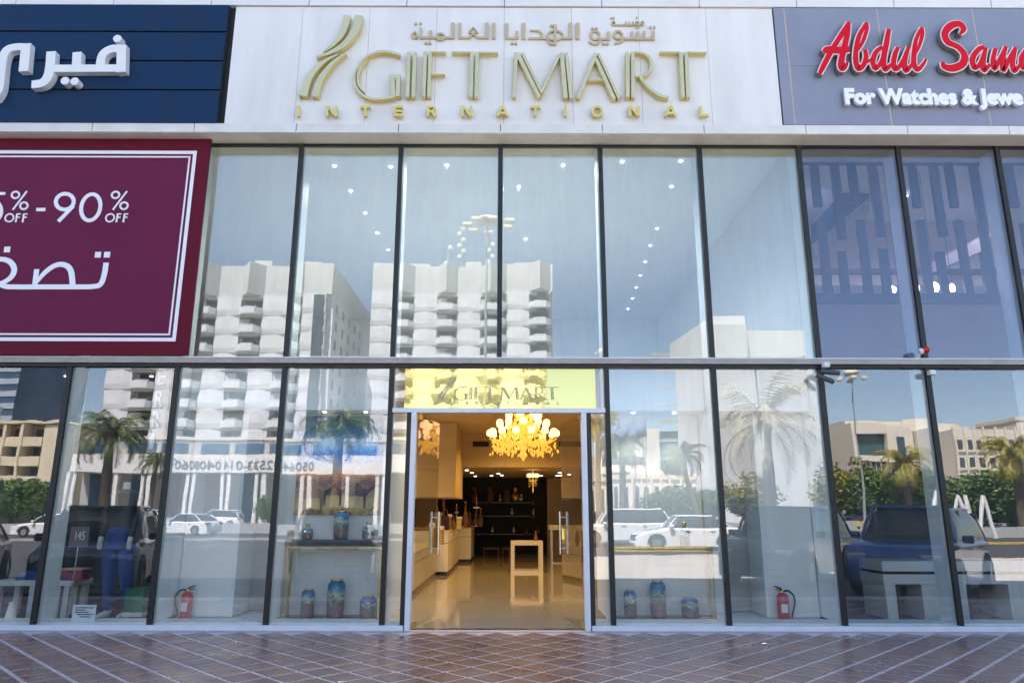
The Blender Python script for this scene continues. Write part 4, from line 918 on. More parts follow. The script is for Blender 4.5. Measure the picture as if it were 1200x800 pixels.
# ---- left shop
for x_ in (-5.3, -6.6): spot('shop_lamp_glow', (x_, .85, 3.47), 9, (1, .95, .88), 110)  # spots added to lighten the left shop interior
def small_table(px0, px1, py, Y, label):
    a, b_ = P(px0, py, Y), P(px1, py, Y); t = thing('display_table', label, 'table', ((a.x+b_.x)/2, Y+.3, .012))
    MB().box(a.x, b_.x, Y, Y+.55, a.z-.07, a.z).build('table_top', 'table_white', t)
    for x in (a.x+.03, b_.x-.11):
        for y in (Y+.02, Y+.45): MB().box(x, x+.08, y, y+.08, .012, a.z-.071).build('leg', 'table_white', t)
    return a, b_
a, b_ = small_table(-8, 44, 680, .9, 'pale table with blue folded clothes in left shop window')
FC = thing('folded_clothes', 'stack of folded blue clothes on the pale left table', 'clothes', (a.x+.35, 1.1, a.z))
for i in range(3): MB().bbox(a.x+.25+.02*i, a.x+.72-.03*i, .98, 1.3, a.z+.001+i*.035, a.z+.034+i*.035, .012).build('folded_cloth', 'blue_cloth', FC)
a, b_ = small_table(62, 84, 680, .9, 'narrow pale table with red patterned box in left shop window')
q = P(86, 672, .95)
BX = thing('patterned_box', 'red and blue patterned shoe box on narrow pale table', 'box', (q.x, .95, a.z))
MB().bbox(q.x-.19, q.x+.14, .92, 1.15, a.z+.001, a.z+.14, .01).build('carton', 'shoe', BX)
MB().bbox(q.x-.195, q.x+.145, .915, 1.155, a.z+.1412, a.z+.165, .006).build('lid', 'gold_flat', BX)
# price card on a stand
q0, q1 = P(80, 640, .5), P(105, 617, .5)
PC = thing('price_card', 'brown price card reading 145 on a thin stand', 'price card', ((q0.x+q1.x)/2, .5, SZ0))
M['card_brown'] = mat('mauve_brown_card', (.20, .14, .14), .5)
MB().box(q0.x, q1.x, .5, .508, q0.z, q1.z).build('card', 'card_brown', PC)
write('145', q0.x+.08, q1.x-.05, q0.z+.09, q1.z-.06, .497, .002, 'white_letter', PC, 'figure')
smooth(MB()).tube([((q0.x+q1.x)/2, .505, SZ0), ((q0.x+q1.x)/2, .505, q0.z)], .008, 8).build('stand', 'chrome', PC)
# notice on the glass
q0, q1 = P(84, 728, .06), P(114, 708, .06)
NT = thing('notice', 'white printed notice sheet standing at foot of left shop window', 'notice', ((q0.x+q1.x)/2, .06, q0.z))
MB().box(q0.x, q1.x, .045, .049, q0.z, q1.z).build('sheet', 'paper', NT)
for i, (u0, u1) in enumerate(((.1, .9), (.1, .55), (.1, .7), (.2, .9), (.35, .8))):
    z = q1.z-.03-i*.028; wd = q1.x-q0.x
    MB().box(q0.x+wd*u0, q0.x+wd*u1, .0425, .0445, z-.012, z).build('text_line', 'ink', NT)
# mannequin in blue trousers
def mannequin():
    Y = .95; f0, f1 = P(124, 722, Y), P(150, 722, Y); zt = P(140, 612, Y).z; zc = P(140, 640, Y).z
    c = P(140, 640, Y).x
    m_ = thing('mannequin', 'headless mannequin in dark jacket, blue trousers and white shoes, left shop window', 'mannequin', (c, Y, .012))
    mb = smooth(MB())
    for fx, s in ((f0.x, -1), (f1.x-.02, 1)):
        pts = crom([(c+s*.10, Y, zc), (c+s*.11+(fx-c-s*.11)*.3, Y-.02, zc*.72), (c+s*.10+(fx-c-s*.1)*.6, Y, zc*.45), (fx, Y+.02, .13)], 5)
        n = len(pts); mb.tube(pts, [.125-.065*i/(n-1) for i in range(n)], 14)
    mb.tube(crom([(c, Y, zc-.06), (c, Y, zc+.08), (c, Y, zc+.22), (c, Y, zt)], 4), [.15]+[.19]*4+[.185]*4+[.16]*4, 16)
    mb.build('trousers', 'blue_cloth', m_)
    for fx, s in ((f0.x, -1), (f1.x-.02, 1)):
        mb = smooth(MB()); mb.tube(crom([(fx, Y+.05, .15), (fx, Y+.02, .08), (fx-.02, Y-.07, .055), (fx-.05, Y-.17, .045)], 4), [.05]*3+[.055]*4+[.05]*3+[.04, .035, .02], 12).build('foot', 'mannequin', m_)
    mb = smooth(MB()); zs2 = zt+.42
    mb.tube(crom([(c, Y, zt-.06), (c, Y, zt+.12), (c, Y, zt+.34), (c, Y, zs2), (c, Y, zs2+.06)], 4), [.175]*4+[.185]*4+[.21]*4+[.20, .17, .13, .09, .07], 16)
    h = P(118, 637, Y-.1)
    for s2, hx in ((-1, h.x), (1, c+(c-h.x)*.9)):
        mb.tube(crom([(c+s2*.17, Y, zs2-.04), (c+s2*.24, Y-.01, zs2-.22), ((hx+c+s2*.25)/2, Y-.05, (zs2+h.z)/2-.02), (hx, Y-.1, h.z+.10)], 5), [.075-.0022*i for i in range(16)], 12)
    mb.build('jacket', 'rubber', m_)
    for s2, hx in ((-1, h.x), (1, c+(c-h.x)*.9)):
        mb = smooth(MB()); mb.tube([(hx, Y-.1, h.z+.11), (hx, Y-.11, h.z+.07), (hx, Y-.12, h.z+.02)], [.032, .036, .030], 12)
        for j in range(4):
            o = (j-1.5)*.017; mb.tube([(hx+o*.4, Y-.12+o, h.z+.05), (hx+o*.5-.006, Y-.12+o*1.1, h.z-.03), (hx+o*.5+.004, Y-.12+o, h.z-.085+abs(j-1.3)*.012)], [.010, .009, .006], 7)
        mb.tube([(hx+.01, Y-.15, h.z+.06), (hx+.025, Y-.175, h.z+.0), (hx+.02, Y-.17, h.z-.035)], [.011, .010, .007], 7)
        mb.build('hand', 'mannequin', m_)
    smooth(MB()).tube([(c, Y, zs2+.055), (c, Y, zs2+.15), (c, Y, zs2+.16)], [.055, .05, .03], 14).build('neck', 'mannequin', m_)
    MB().bbox(c-.16, c+.20, Y-.12, Y+.22, .0115, .022, .003).build('base_plate', 'chrome', m_)
mannequin()
q0, q1 = P(143, 728, .5), P(169, 689, .5); zs_ = P(150, 717, .5).z
PL = thing('plinth', 'green plinth on white base beside the mullion in left shop', 'plinth', ((q0.x+q1.x)/2, .6, SZ0))
MB().box(q0.x, q1.x, .5, .8, zs_, q1.z).build('block', 'green_box', PL); MB().box(q0.x-.01, q1.x+.01, .49, .81, SZ0+.02, zs_-.001).build('base', 'table_white', PL)
# vertical letters inside the left shop
VL = thing('vertical_sign', 'tall pale letters FERRI stacked vertically behind the left shop glass', 'sign', (P(186, 520, .3).x, .3, 1.6))
for ch, (xa, xb, ya, yb_) in zip('FERRI', ((190, 200, 392, 420), (184, 195, 432, 451), (181, 192.5, 457, 477), (177.5, 189, 482, 502), (174.5, 183, 507, 526))):
    a, b_ = P(xa, yb_, .30), P(xb, ya, .30)
    if ch == 'F': continue
    wd = b_.x-a.x
    write(ch, a.x, a.x+wd if ch != 'I' else a.x+.06, a.z, b_.z, .30, .02, 'white_letter2', VL, 'letter', bold=.01)
MB().box(P(173, 520, .33).x, P(197, 470, .33).x, .325, .335, P(180, 530, .33).z, TB-.02).build('back_strip', 'grey_alu', VL)
# shoe-last and stand near left edge
q = P(12, 724, .4); SH = thing('shoe_form', 'white shoe form standing at the far left window foot', 'shoe form', (q.x, .4, q.z))
smooth(MB()).lathe([(.07, 0), (.065, .04), (.05, .12), (.04, .2), (.045, .21)], q, 14).build('form', 'mannequin', SH)

# ================================================================== DOORWAY INTERIOR
def counter(x0, x1, y0, y1, h, label):
    c = thing('counter', label, 'counter', ((x0+x1)/2, (y0+y1)/2, .011))
    MB().box(x0+.03, x1-.03, y0+.03, y1-.03, .011, .10).build('kick', 'black_lac', c)
    MB().box(x0, x1, y0, y1, .101, h*.72).build('carcass', 'white_lac', c)
    MB().box(x0, x1, y0, y1, h*.72+.012, h-.04).build('drawer_band', 'white_lac', c)
    MB().box(x0+.008, x1-.008, y0+.008, y1-.008, h*.72+.0005, h*.72+.0115).build('shadow_gap', 'black_lac', c)
    MB().bbox(x0-.015, x1+.015, y0-.015, y1+.015, h-.039, h, .006).build('top', 'white_lac', c)
counter(-2.6, -1.60, 3.7, 7.9, .78, 'low white counter nearest the open door, along the left')
counter(-2.7, -1.33, 8.0, 11.8, 1.04, 'white counter with goods on top, behind the low counter')
counter(-2.4, -1.02, 12.6, 14.6, 1.04, 'farthest white counter before the black rear wall')
# goods on the counters
def good(px, py0, py1, wpx, Y, kind, label, z=None):
    a, t = P(px, py1, Y), P(px, py0, Y); a.z = a.z if z is None else z; h = t.z-a.z; r = wpx/2*(P(px+1, py1, Y).x-a.x)
    if kind == 'bag':
        o = thing('handbag', label, 'bag', a); MB().bbox(a.x-r, a.x+r, Y-.08, Y+.08, a.z, a.z+h*.65, .02).build('body', 'purple', o)
        smooth(MB()).tube(crom([(a.x-r*.6, Y, a.z+h*.63), (a.x-r*.4, Y, a.z+h*.95), (a.x+r*.4, Y, a.z+h*.95), (a.x+r*.6, Y, a.z+h*.63)], 5), .012, 8).build('handle', 'leather', o)
    elif kind == 'box':
        o = thing('gift_box', label, 'box', a); MB().bbox(a.x-r, a.x+r, Y-.1, Y+.1, a.z, a.z+h*.8, .01).build('carton', 'brass', o); MB().bbox(a.x-r*1.04, a.x+r*1.04, Y-.104, Y+.104, a.z+h*.8+.001, a.z+h, .008).build('lid', 'white_lac', o)
    elif kind == 'bottle':
        o = thing('ornament_vase', label, 'ornament', a); smooth(MB()).lathe([(r*.6, 0), (r, .15*h), (r, .4*h), (r*.4, .62*h), (r*.25, .9*h), (r*.4, h)], a, 14).build('body', 'wood', o); smooth(MB()).lathe([(r*.42, h*1.0005), (r*.42, h*1.03)], a, 14).build('rim', 'brass', o)
    elif kind == 'figure':
        o = thing('heron_ornament', label, 'ornament', a)
        smooth(MB()).tube(crom([(a.x, Y, a.z), (a.x-r*.3, Y, a.z+h*.4), (a.x-r*.5, Y, a.z+h*.75), (a.x, Y, a.z+h), (a.x+r*.8, Y, a.z+h*.95), (a.x+r, Y, a.z+h*.85)], 5), [.03]*6+[.045]*6+[.03]*8+[.02]*6, 10).build('body', 'leather', o)
        MB().bbox(a.x-r*.6, a.x+r*.6, Y-.07, Y+.07, a.z-.001, a.z+.03, .006).build('base', 'black_lac', o)
    elif kind == 'stand':
        o = thing('cross_stand', label, 'ornament', a); smooth(MB()).tube([(a.x, Y, a.z), (a.x, Y, a.z+h)], .018, 8).build('stem', 'silver', o)
        MB().box(a.x-r, a.x+r, Y-.015, Y+.015, a.z+h*.62, a.z+h*.66).build('arm', 'silver', o); smooth(MB()).lathe([(r*.8, 0), (r*.7, .03), (.02, .06)], a, 14).build('foot', 'silver', o)
Zc = 1.042
good(513, 600, 627, 8, 9.0, 'box', 'golden lidded box on the second counter, left end', Zc)
good(521, 596, 627, 10, 9.0, 'bag', 'purple handbag with brown handle on the second counter', Zc)
good(531, 604, 626, 5, 9.2, 'bottle', 'small brown vase beside the purple handbag', Zc)
good(538, 605, 626, 6, 9.6, 'box', 'yellow lidded box on the second counter, right end', Zc)
good(521, 572, 612, 8, 11.2, 'figure', 'bent-necked brown bird ornament behind the purple handbag', Zc)
good(511, 570, 612, 5, 11.2, 'bottle', 'tall dark slender vase behind the golden box', Zc)
good(545, 588, 622, 6, 11.2, 'bottle', 'tall slender brown vase on the far end of second counter', Zc)
good(558, 582, 620, 7, 13.2, 'stand', 'silver cross-shaped stand on the farthest counter', Zc)
good(557, 602, 620, 8, 13.6, 'bottle', 'round brown vase on the farthest counter', Zc)
good(506, 612, 641, 6, 4.6, 'box', 'small golden box on the low counter beside the door handle', .782)
good(511, 610, 638, 5, 5.4, 'bottle', 'small dark vase on the low counter', .782)
good(516.5, 616, 636, 6, 6.6, 'box', 'flat cream lidded box at far end of the low counter', .782)
good(526.5, 602, 626, 5, 9.9, 'box', 'slim cream lidded box behind the purple handbag', Zc)
good(534.5, 590, 624, 5, 10.8, 'stand', 'thin silver cross stand at middle of second counter', Zc)
good(549, 600, 623, 6, 11.4, 'bag', 'small dark handbag at far end of second counter', Zc)
good(563, 596, 620, 6, 13.0, 'bottle', 'slim brown vase at front edge of the farthest counter', Zc)
# framed cube table
a, b_ = P(598.5, 671, 8.8), P(636.5, 671, 8.8); zt = P(615, 634, 8.8).z
CT = thing('cube_table', 'open cube table of thick cream frames in middle of hall floor', 'table', ((a.x+b_.x)/2, 9.1, .011))
tk = .095
for y in (8.8, 9.45):
    MB().box(a.x, a.x+tk, y, y+tk, .011, zt-tk).build('post', 'white_lac', CT); MB().box(b_.x-tk, b_.x, y, y+tk, .011, zt-tk).build('post', 'white_lac', CT)
    MB().box(a.x+tk+.0005, b_.x-tk-.0005, y, y+tk, .0115, .011+tk*.6).build('bottom_rail', 'white_lac', CT)
MB().box(a.x, b_.x, 8.8, 9.55, zt-tk+.0005, zt).build('table_top', 'white_lac', CT)
good(628, 622, 634, 4, 9.1, 'bottle', 'tiny dark vase on the cube table', zt+.001)
# right-hand table
a, b_ = P(643, 615, 12.2), P(690, 615, 12.2)
RTb = thing('side_table', 'cream topped table on thin steel legs at right of hall', 'table', ((a.x+b_.x)/2, 12.5, .011))
MB().bbox(a.x, b_.x, 12.2, 12.9, a.z-.14, a.z, .01).build('table_top', 'white_lac', RTb)
for x in (a.x+.08, b_.x-.11):
    MB().box(x, x+.03, 12.22, 12.25, .011, a.z-.141).build('leg', 'chrome', RTb); MB().box(x, x+.03, 12.84, 12.87, .011, a.z-.141).build('leg', 'chrome', RTb)
MB().box(a.x+.111, b_.x-.111, 12.22, 12.25, .012, .04).build('foot_rail', 'chrome', RTb)
for px0, px1, lab in ((566, 585, 'low steel rail bench at left of black wall'), (588, 598, 'low cream block bench behind the cube table')):
    a, b_ = P(px0, 648, 15.2), P(px1, 648, 15.2)
    bn = thing('low_bench', lab, 'bench', ((a.x+b_.x)/2, 15.4, .011))
    MB().box(a.x, b_.x, 15.2, 15.6, .25, .31).build('seat', 'wood', bn)
    for x in (a.x+.01, b_.x-.05): MB().box(x, x+.04, 15.22, 15.58, .011, .2495).build('leg', 'wood', bn)
# shelves of silver and copper goods on the black wall
for i, py in enumerate((588, 604, 625)):
    z = P(600, py, 16.6).z
    sh = thing('wall_shelf', ('upper', 'middle', 'lower')[i]+' black shelf of ornaments on the black rear wall', 'shelf', (-.5, 16.8, z))
    MB().box(-1.95, 1.05, 16.55, 16.99, z-.03, z).build('board', 'black_lac', sh)
    for x in (-1.9, 1.0): MB().box(x-.02, x+.02, 16.7, 16.99, z-.12, z-.031).build('bracket', 'black_lac', sh)
orn = [(586, 575, 584, 'silver', 'square silver casket'), (611, 575, 585, 'silver', 'pale silver casket'), (604, 568, 586, 'brass', 'tall brass plaque vase'), (594, 569, 584, 'wood', 'dark wooden figure vase'), (574, 566, 585, 'leather', 'round copper jar'), (556, 567, 586, 'leather', 'reddish copper goblet'), (600, 590, 599, 'silver', 'small round silver pot'), (625, 585, 594, 'brass', 'brass bowl'), (577, 611, 619, 'brass', 'dim brass cup'), (602, 609, 617, 'brass', 'bright brass teapot'), (617, 612, 618, 'leather', 'dim copper dish'), (630, 611, 619, 'leather', 'dim copper pot')]
zl = [P(600, py, 16.6).z for py in (588, 604, 625)]
for i, (px, ya, yb_, mm, lab) in enumerate(orn):
    a, t = P(px, yb_, 16.75), P(px, ya, 16.75); h = (t.z-a.z)*.85; r = h*.36; si = 0 if i < 6 else (1 if i < 8 else 2); a.z = zl[si]+.001
    o = thing('ornament', lab+' on the '+('upper', 'middle', 'lower')[si]+' black shelf', 'ornament', a, 'ornaments on the black wall')
    smooth(MB()).lathe([(r*.7, 0), (r, .25*h), (r*.9, .6*h), (r*.5, .8*h), (r*.6, h)], a, 12).build('body', mm, o)
    smooth(MB()).lathe([(r*.62, h+.001), (r*.62, h*1.06), (r*.1, h*1.16)], a, 12).build('lid', mm, o)

# ---- chandeliers
def chandelier(cx, cyy, ztop, zlow, R, tiers, label, csz):
    H = ztop-zlow; ch = thing('chandelier', label, 'chandelier', (cx, cyy, zlow))
    smooth(MB()).lathe([(.01, 0), (.05*R, .04*H), (.13*R, .10*H), (.06*R, .2*H), (.10*R, .34*H), (.05*R, .5*H), (.09*R, .62*H), (.04*R, .8*H), (.05*R, .95*H), (.02, H)], (cx, cyy, zlow), 16).build('column', 'crystal', ch)
    smooth(MB()).tube([(cx, cyy, ztop-.01), (cx, cyy, 3.6 if cyy < 10 else HB)], .012, 8).build('rod', 'brass', ch)
    sh = smooth(MB()).lathe([(csz*.62, 0), (csz*.95, csz*.35), (csz, csz*1.0), (csz*.85, csz*1.6), (csz*.45, csz*1.9)], n=12).mesh('lamp_shade'); sh.materials.append(M['shade'])
    oc = []
    for ti, (rr, zz, n) in enumerate(tiers):
        z = zlow+zz*H
        am = smooth(MB()).tube(crom([(0, 0, -.02*H), (rr*R*.35, 0, -.10*H), (rr*R*.75, 0, -.09*H), (rr*R*.98, 0, -.01*H), (rr*R, 0, .03*H)], 4), .011*R/.68, 6).mesh('arm'); am.materials.append(M['crystal'])
        for i in range(n):
            a = 2*PI*(i+.5*ti)/n
            share('arm', am, ch, (cx, cyy, z), (0, 0, a))
            share('lamp_shade', sh, ch, (cx+rr*R*math.cos(a), cyy+rr*R*math.sin(a), z+.045*H))
            for j in range(16):
                rj = rr*R*(.45+.6*random.random()); aj = a+random.uniform(-.25, .25); oc.append((cx+rj*math.cos(aj), cyy+rj*math.sin(aj), z-.04*H-random.random()*.26*H))
    mb = MB()
    for (x, y, z) in oc:
        s = random.uniform(.013, .026)*R/.68; h = s*random.uniform(1.6, 2.6); n = len(mb.v)
        mb.v += [(x+s, y, z), (x, y+s, z), (x-s, y, z), (x, y-s, z), (x, y, z+h), (x, y, z-h)]
        mb.f += [(n, n+1, n+4), (n+1, n+2, n+4), (n+2, n+3, n+4), (n+3, n, n+4), (n+1, n, n+5), (n+2, n+1, n+5), (n+3, n+2, n+5), (n, n+3, n+5)]
    o = mb.build('crystal_drops', 'crystal', ch); o['kind'] = 'stuff'
    return ch
c0 = P(613, 512, 4.2); zt1, zb1 = P(613, 478, 4.2).z, P(613, 540, 4.2).z
chandelier(c0.x, 4.2, zt1, zb1, 41*(P(614, 512, 4.2).x-c0.x), [(.95, .42, 14), (.70, .60, 10), (.45, .76, 7), (.28, .92, 5)], 'huge tiered amber crystal chandelier hanging just inside the door', .068)
c1 = P(624.5, 560, 11.6)
chandelier(c1.x, 11.6, P(624, 545, 11.6).z, P(624, 577, 11.6).z, 11.5*(P(625, 560, 11.6).x-c1.x), [(.9, .52, 8)], 'small amber chandelier in front of the black rear wall', .055)

# ================================================================== FACADE FITTINGS
def cctv(px, py, ang, label):
    p = P(px, py, -.25); c = thing('security_camera', label, 'camera', (p.x, -.1, p.z), 'cameras on the transom')
    d = Vector((math.cos(ang)*.8, -.35, -abs(math.sin(ang))*.45)).normalized()
    smooth(MB()).tube([p-d*.10, p+d*.10, p+d*.12], [.035, .035, .03], 14).build('housing', 'cctv', c)
    smooth(MB()).tube([p+d*.121, p+d*.135], .024, 12).build('lens', 'black_lac', c)
    smooth(MB()).tube(crom([tuple(p-d*.06), (p.x-.04, -.2, p.z+.04), (p.x-.06, -.105, p.z+.05)], 4), .010, 8).build('bracket', 'cctv', c)
cctv(972, 436, .35, 'upper grey bullet camera under the transom, pointing right'); cctv(966, 443, .9, 'lower grey bullet camera under the transom, pointing down')
p = P(1082, 411, -.16)
SR = thing('alarm_beacon', 'small red alarm beacon on white base above the transom', 'beacon', (p.x, -.11, TT+.015))
smooth(MB()).tube([(p.x-.065, -.17, p.z-.02), (p.x-.02, -.18, p.z)], [.045, .04], 14).build('base', 'white_plastic', SR)
smooth(MB()).tube([(p.x-.019, -.18, p.z), (p.x+.04, -.19, p.z+.01), (p.x+.06, -.19, p.z+.012)], [.045, .048, .03], 14).build('dome', 'red_plastic', SR)
smooth(MB()).tube([(p.x-.05, -.15, p.z-.03), (p.x-.05, -.11, TT+.012)], .012, 8).build('bracket', 'white_plastic', SR)
for px, py, lab in ((967, 428, 'small white junction box on the transom above the cameras'), (1091, 437, 'small white floodlight under the transom beside the mullion')):
    p = P(px, py, -.13); o = thing('floodlight' if px > 1000 else 'junction_box', lab, 'fitting', (p.x, -.12, p.z))
    MB().bbox(p.x-.045, p.x+.045, -.19, -.10, p.z-.035, p.z+.035, .01).build('case', 'white_plastic', o)
    MB().box(p.x-.03, p.x+.03, -.196, -.1905, p.z-.022, p.z+.022).build('front_plate', 'lens_white', o)

# ================================================================== ACROSS THE STREET (seen mirrored in the glass)
def win(parent, x0, x1, yf, z0, z1, m='tw_win', depth=.12, frame=None):
    o = MB().box(x0, x1, yf-.04, yf+depth, z0, z1).build('window', m, parent)
    return o
_rail = {}
def MB_RAIL(t, x, wd, yf, z):
    k = round(wd, 2)
    if k not in _rail:
        mb = MB().box(wd*.22, wd*.78, 1.28, 1.33, 1.16, 1.5)
        _rail[k] = mb.mesh('rail'); _rail[k].materials.append(M['tw_shade'])
    share('rail', _rail[k], t, (x, yf-.6, z-.1))
def apartment_tower(x0, x1, L, top, depth, first, label, fl=3.3, pier=4.0, bal=4.0):
    """front faces +y at y=-L; alternating white piers and recessed balcony bays under a beige crown"""
    t = thing('apartment_tower', label, 'tower', ((x0+x1)/2, -L, 0)); yf = -L
    crown = 5.6; zt = top-crown
    MB().box(x0, x1, yf-depth, yf-1.6, -.2, zt).build('core', 'tw_white', t)
    MB().box(x0, x1, yf-depth, yf-.3, zt, top).build('crown', 'tw_beige', t)
    nfl = int((zt-1)/fl); x = x0; isb = first; n = 0
    # shared balcony meshes
    me = None
    while x < x1-.5:
        wd = min(bal if isb else pier, x1-x)
        if isb and wd > 2:
            mb = MB().prism([(x, yf-.29), (x+wd, yf-.29), (x+wd*.5, yf+2.3)], zt, top+.0, 'z'); mb.build('crown_prow', 'tw_beige', t)
            mb = MB().prism([(x-x, 0), (wd, 0), (wd, .9), (wd*.78, 1.9), (wd*.22, 1.9), (0, .9)], 0, 1.15, 'z'); bm_ = mb.mesh('balcony'); bm_.materials.append(M['tw_white'])
            wm = MB().box(.35, wd-.35, 0, .06, .25, fl-.55).mesh('window'); wm.materials.append(M['tw_win'])
            wms = []
            for wn in ('tw_win', 'tw_win', 'tw_curtain', 'tw_dim'):
                w2 = wm.copy(); w2.materials.clear(); w2.materials.append(M[wn]); wms.append(w2)
            acm = MB().box(0, .95, 0, .4, 0, .7).mesh('air_conditioner'); acm.materials.append(M['tw_shade'])
            scm = MB().box(0, wd*.45, 0, .06, 0, 1.5).mesh('balcony_screen'); scm.materials.append(M['tw_beige'])
            sl = MB().box(0, wd, 0, 1.6, 0, .45).mesh('floor_slab'); sl.materials.append(M['tw_beige'])
            for k in range(nfl):
                z = zt-(k+1)*fl
                if z < 3: break
                share('balcony', bm_, t, (x, yf-.6, z-.1)); share('window', random.choice(wms), t, (x, yf-1.6, z))
                q_ = random.random()
                if q_ < .4: share('air_conditioner', acm, t, (x+random.uniform(.5, wd-1.5), yf-1.3, z+1.0))
                elif q_ < .6: share('balcony_screen', scm, t, (x+.1, yf-.4, z+1.05))
                MB_RAIL(t, x, wd, yf, z); share('floor_slab', sl, t, (x, yf-1.598, z+fl-.5))
        elif not isb:
            MB().prism([(x, yf-1.61), (x+wd, yf-1.61), (x+wd, yf-.25), (x+wd*.62, yf), (x, yf-.1)], -.1, zt-.01, 'z').build('pier', 'tw_white', t)
            bm_ = MB().box(.02, wd-.02, .0, .03, 0, .9).mesh('spandrel'); bm_.materials.append(M['tw_beige'])
            for k in range(nfl):
                z = zt-(k+1)*fl
                if z < 3: break
                if n % 2 == 0: share('spandrel', bm_, t, (x, yf-.02, z-.2), (0, 0, 0))
        x += wd; isb = not isb; n += 1
    for (u, dx, dh, dd) in ((.18, 4.5, 2.2, 5), (.52, 3.2, 3.4, 7), (.78, 5.0, 1.6, 4)):
        xx = x0+(x1-x0)*u; MB().box(xx, xx+dx, yf-dd-6, yf-dd, top+.001, top+dh).build('roof_housing', 'tw_beige', t)
    # side windows
    wm = MB().box(0, .06, 0, 1.5, 0, 1.7).mesh('side_window'); wm.materials.append(M['tw_win'])
    rm = MB().box(-.35, .0, 0, 5, 0, top-crown*.4).mesh('side_pilaster')
    for sx in (x0-.03, x1-.03):
        for j in range(int(depth/5)-1):
            for k in range(min(nfl, 11)):
                z = zt-(k+1)*fl+.7
                if z < 6: break
                if (j+k) % 1 == 0: share('side_window', wm, t, (sx, yf-5-j*5, z))
    return t
TA0, TA1 = RF(128, 420, 110).x, RF(383, 420, 110).x
topA = RF(383, 309, 110).z
apartment_tower(TA0, TA1, 110, topA, 34, False, 'white balconied apartment tower reflected left, beside the burgundy banner', pier=4.1, bal=3.9)
xw = TA1+.002                                                   # lower stepped wing behind tower's right side
for i, (d0, d1, hh) in enumerate(((12, 22, 3.5), (22, 34, 7))):
    pass
TB0, TB1 = RF(431, 420, 122).x, RF(641, 420, 122).x
topB = RF(600, 309.5, 122).z
tb = apartment_tower(TB0, TB1, 122, topB, 26, False, 'white balconied apartment tower with roof antennas reflected above the door', pier=4.3, bal=4.0)
# glazed strip at the right corners of both towers
for (xa, L_, tp, tt) in ((TA1, 110, topA, None), (TB1, 122, topB, tb)):
    par = tt or [o for o in bpy.data.objects if o.name == 'apartment_tower'][0]
    MB().box(xa-3.0, xa-1.2, -L_-.2, -L_+.06, 3, tp-5.8).build('corner_glazing', 'tw_win', par)
# roof antennas
def antenna(px, py0, py1, L, label, n):
    a, t = RF(px, py1, L), RF(px, py0, L); o = thing('antenna_mast', label, 'antenna', a, 'roof antennas')
    smooth(MB()).tube([a, t], .12, 6).build('mast', 'galv', o)
    for i in range(n):
        z = a.z+(t.z-a.z)*(.25+.7*i/max(1, n-1)); s = 1 if i % 2 else -1
        smooth(MB()).lathe([(.05, -.35), (.45, -.3), (.5, .2), (.2, .4)], (a.x+s*.4, a.y, z), 10).build('dish', 'white_plastic', o)
antenna(525, 286, 312, 124, 'thin roof antenna with one dish, reflected above the door', 2)
antenna(540, 263, 310, 124, 'tall roof antenna with many dishes, reflected above the door', 6)
antenna(575, 282, 312, 126, 'roof antenna behind the tall lamp mast', 4)
# tower C
def faceted_tower():
    L = 85; nx = RF(832, 372, L); zt = nx.z; fx = P(787, 400, L+15).x
    a = RF(876, 372, L).x; b_ = RF(944, 390, L+2).x
    t = thing('office_tower', 'blank pale faceted tower reflected right of centre', 'tower', (nx.x+4, -L, 0))
    MB().prism([(fx, -L-16), (a, -L-16), (a, -L), (nx.x, -L)], -.2, zt, 'z').build('main_shaft', 'tw_white', t)
    MB().box(a+.01, b_, -L-15, -L-1.5, -.2, RF(910, 389, L+1.5).z).build('side_shaft', 'tw_beige', t)
    MB().box(nx.x+.02, a-.02, -L+.001, -L+.25, 3, zt-1.2).build('front_panel', 'tw_beige', t)
    for k in range(7): MB().box(nx.x+.3+k*.9, nx.x+.34+k*.9, -L+.251, -L+.27, 3, zt-1.5).build('panel_joint', 'tw_shade', t)
faceted_tower()
# far-left towers
a, b_ = RF(-60, 430, 190).x, RF(21, 430, 190).x
gt = thing('glass_tower', 'blue tower with pale horizontal stripes at far left of reflection', 'tower', ((a+b_)/2, -190, 0))
MB().box(a, b_, -215, -190, -.2, 75).build('shaft', 'glass_tower', gt)
for k in range(20): MB().box(a-.02, b_+.15, -190.0, -189.75, 5+k*3.5, 6.6+k*3.5).build('spandrel', 'stripe', gt)
a, b_ = RF(24, 430, 205).x, RF(57, 430, 205).x
gt = thing('dark_tower', 'plain dark blue glass tower beside the striped tower', 'tower', ((a+b_)/2, -205, 0))
MB().prism([(a, -225), (b_, -225), (b_, -207), (b_-1, -205), (a, -205)], -.2, 82, 'z').build('shaft', 'glass_tower', gt)
MB().box(b_-.5, b_+.15, -206.9, -206.2, 0, 82.3).build('edge_fin', 'stripe', gt)
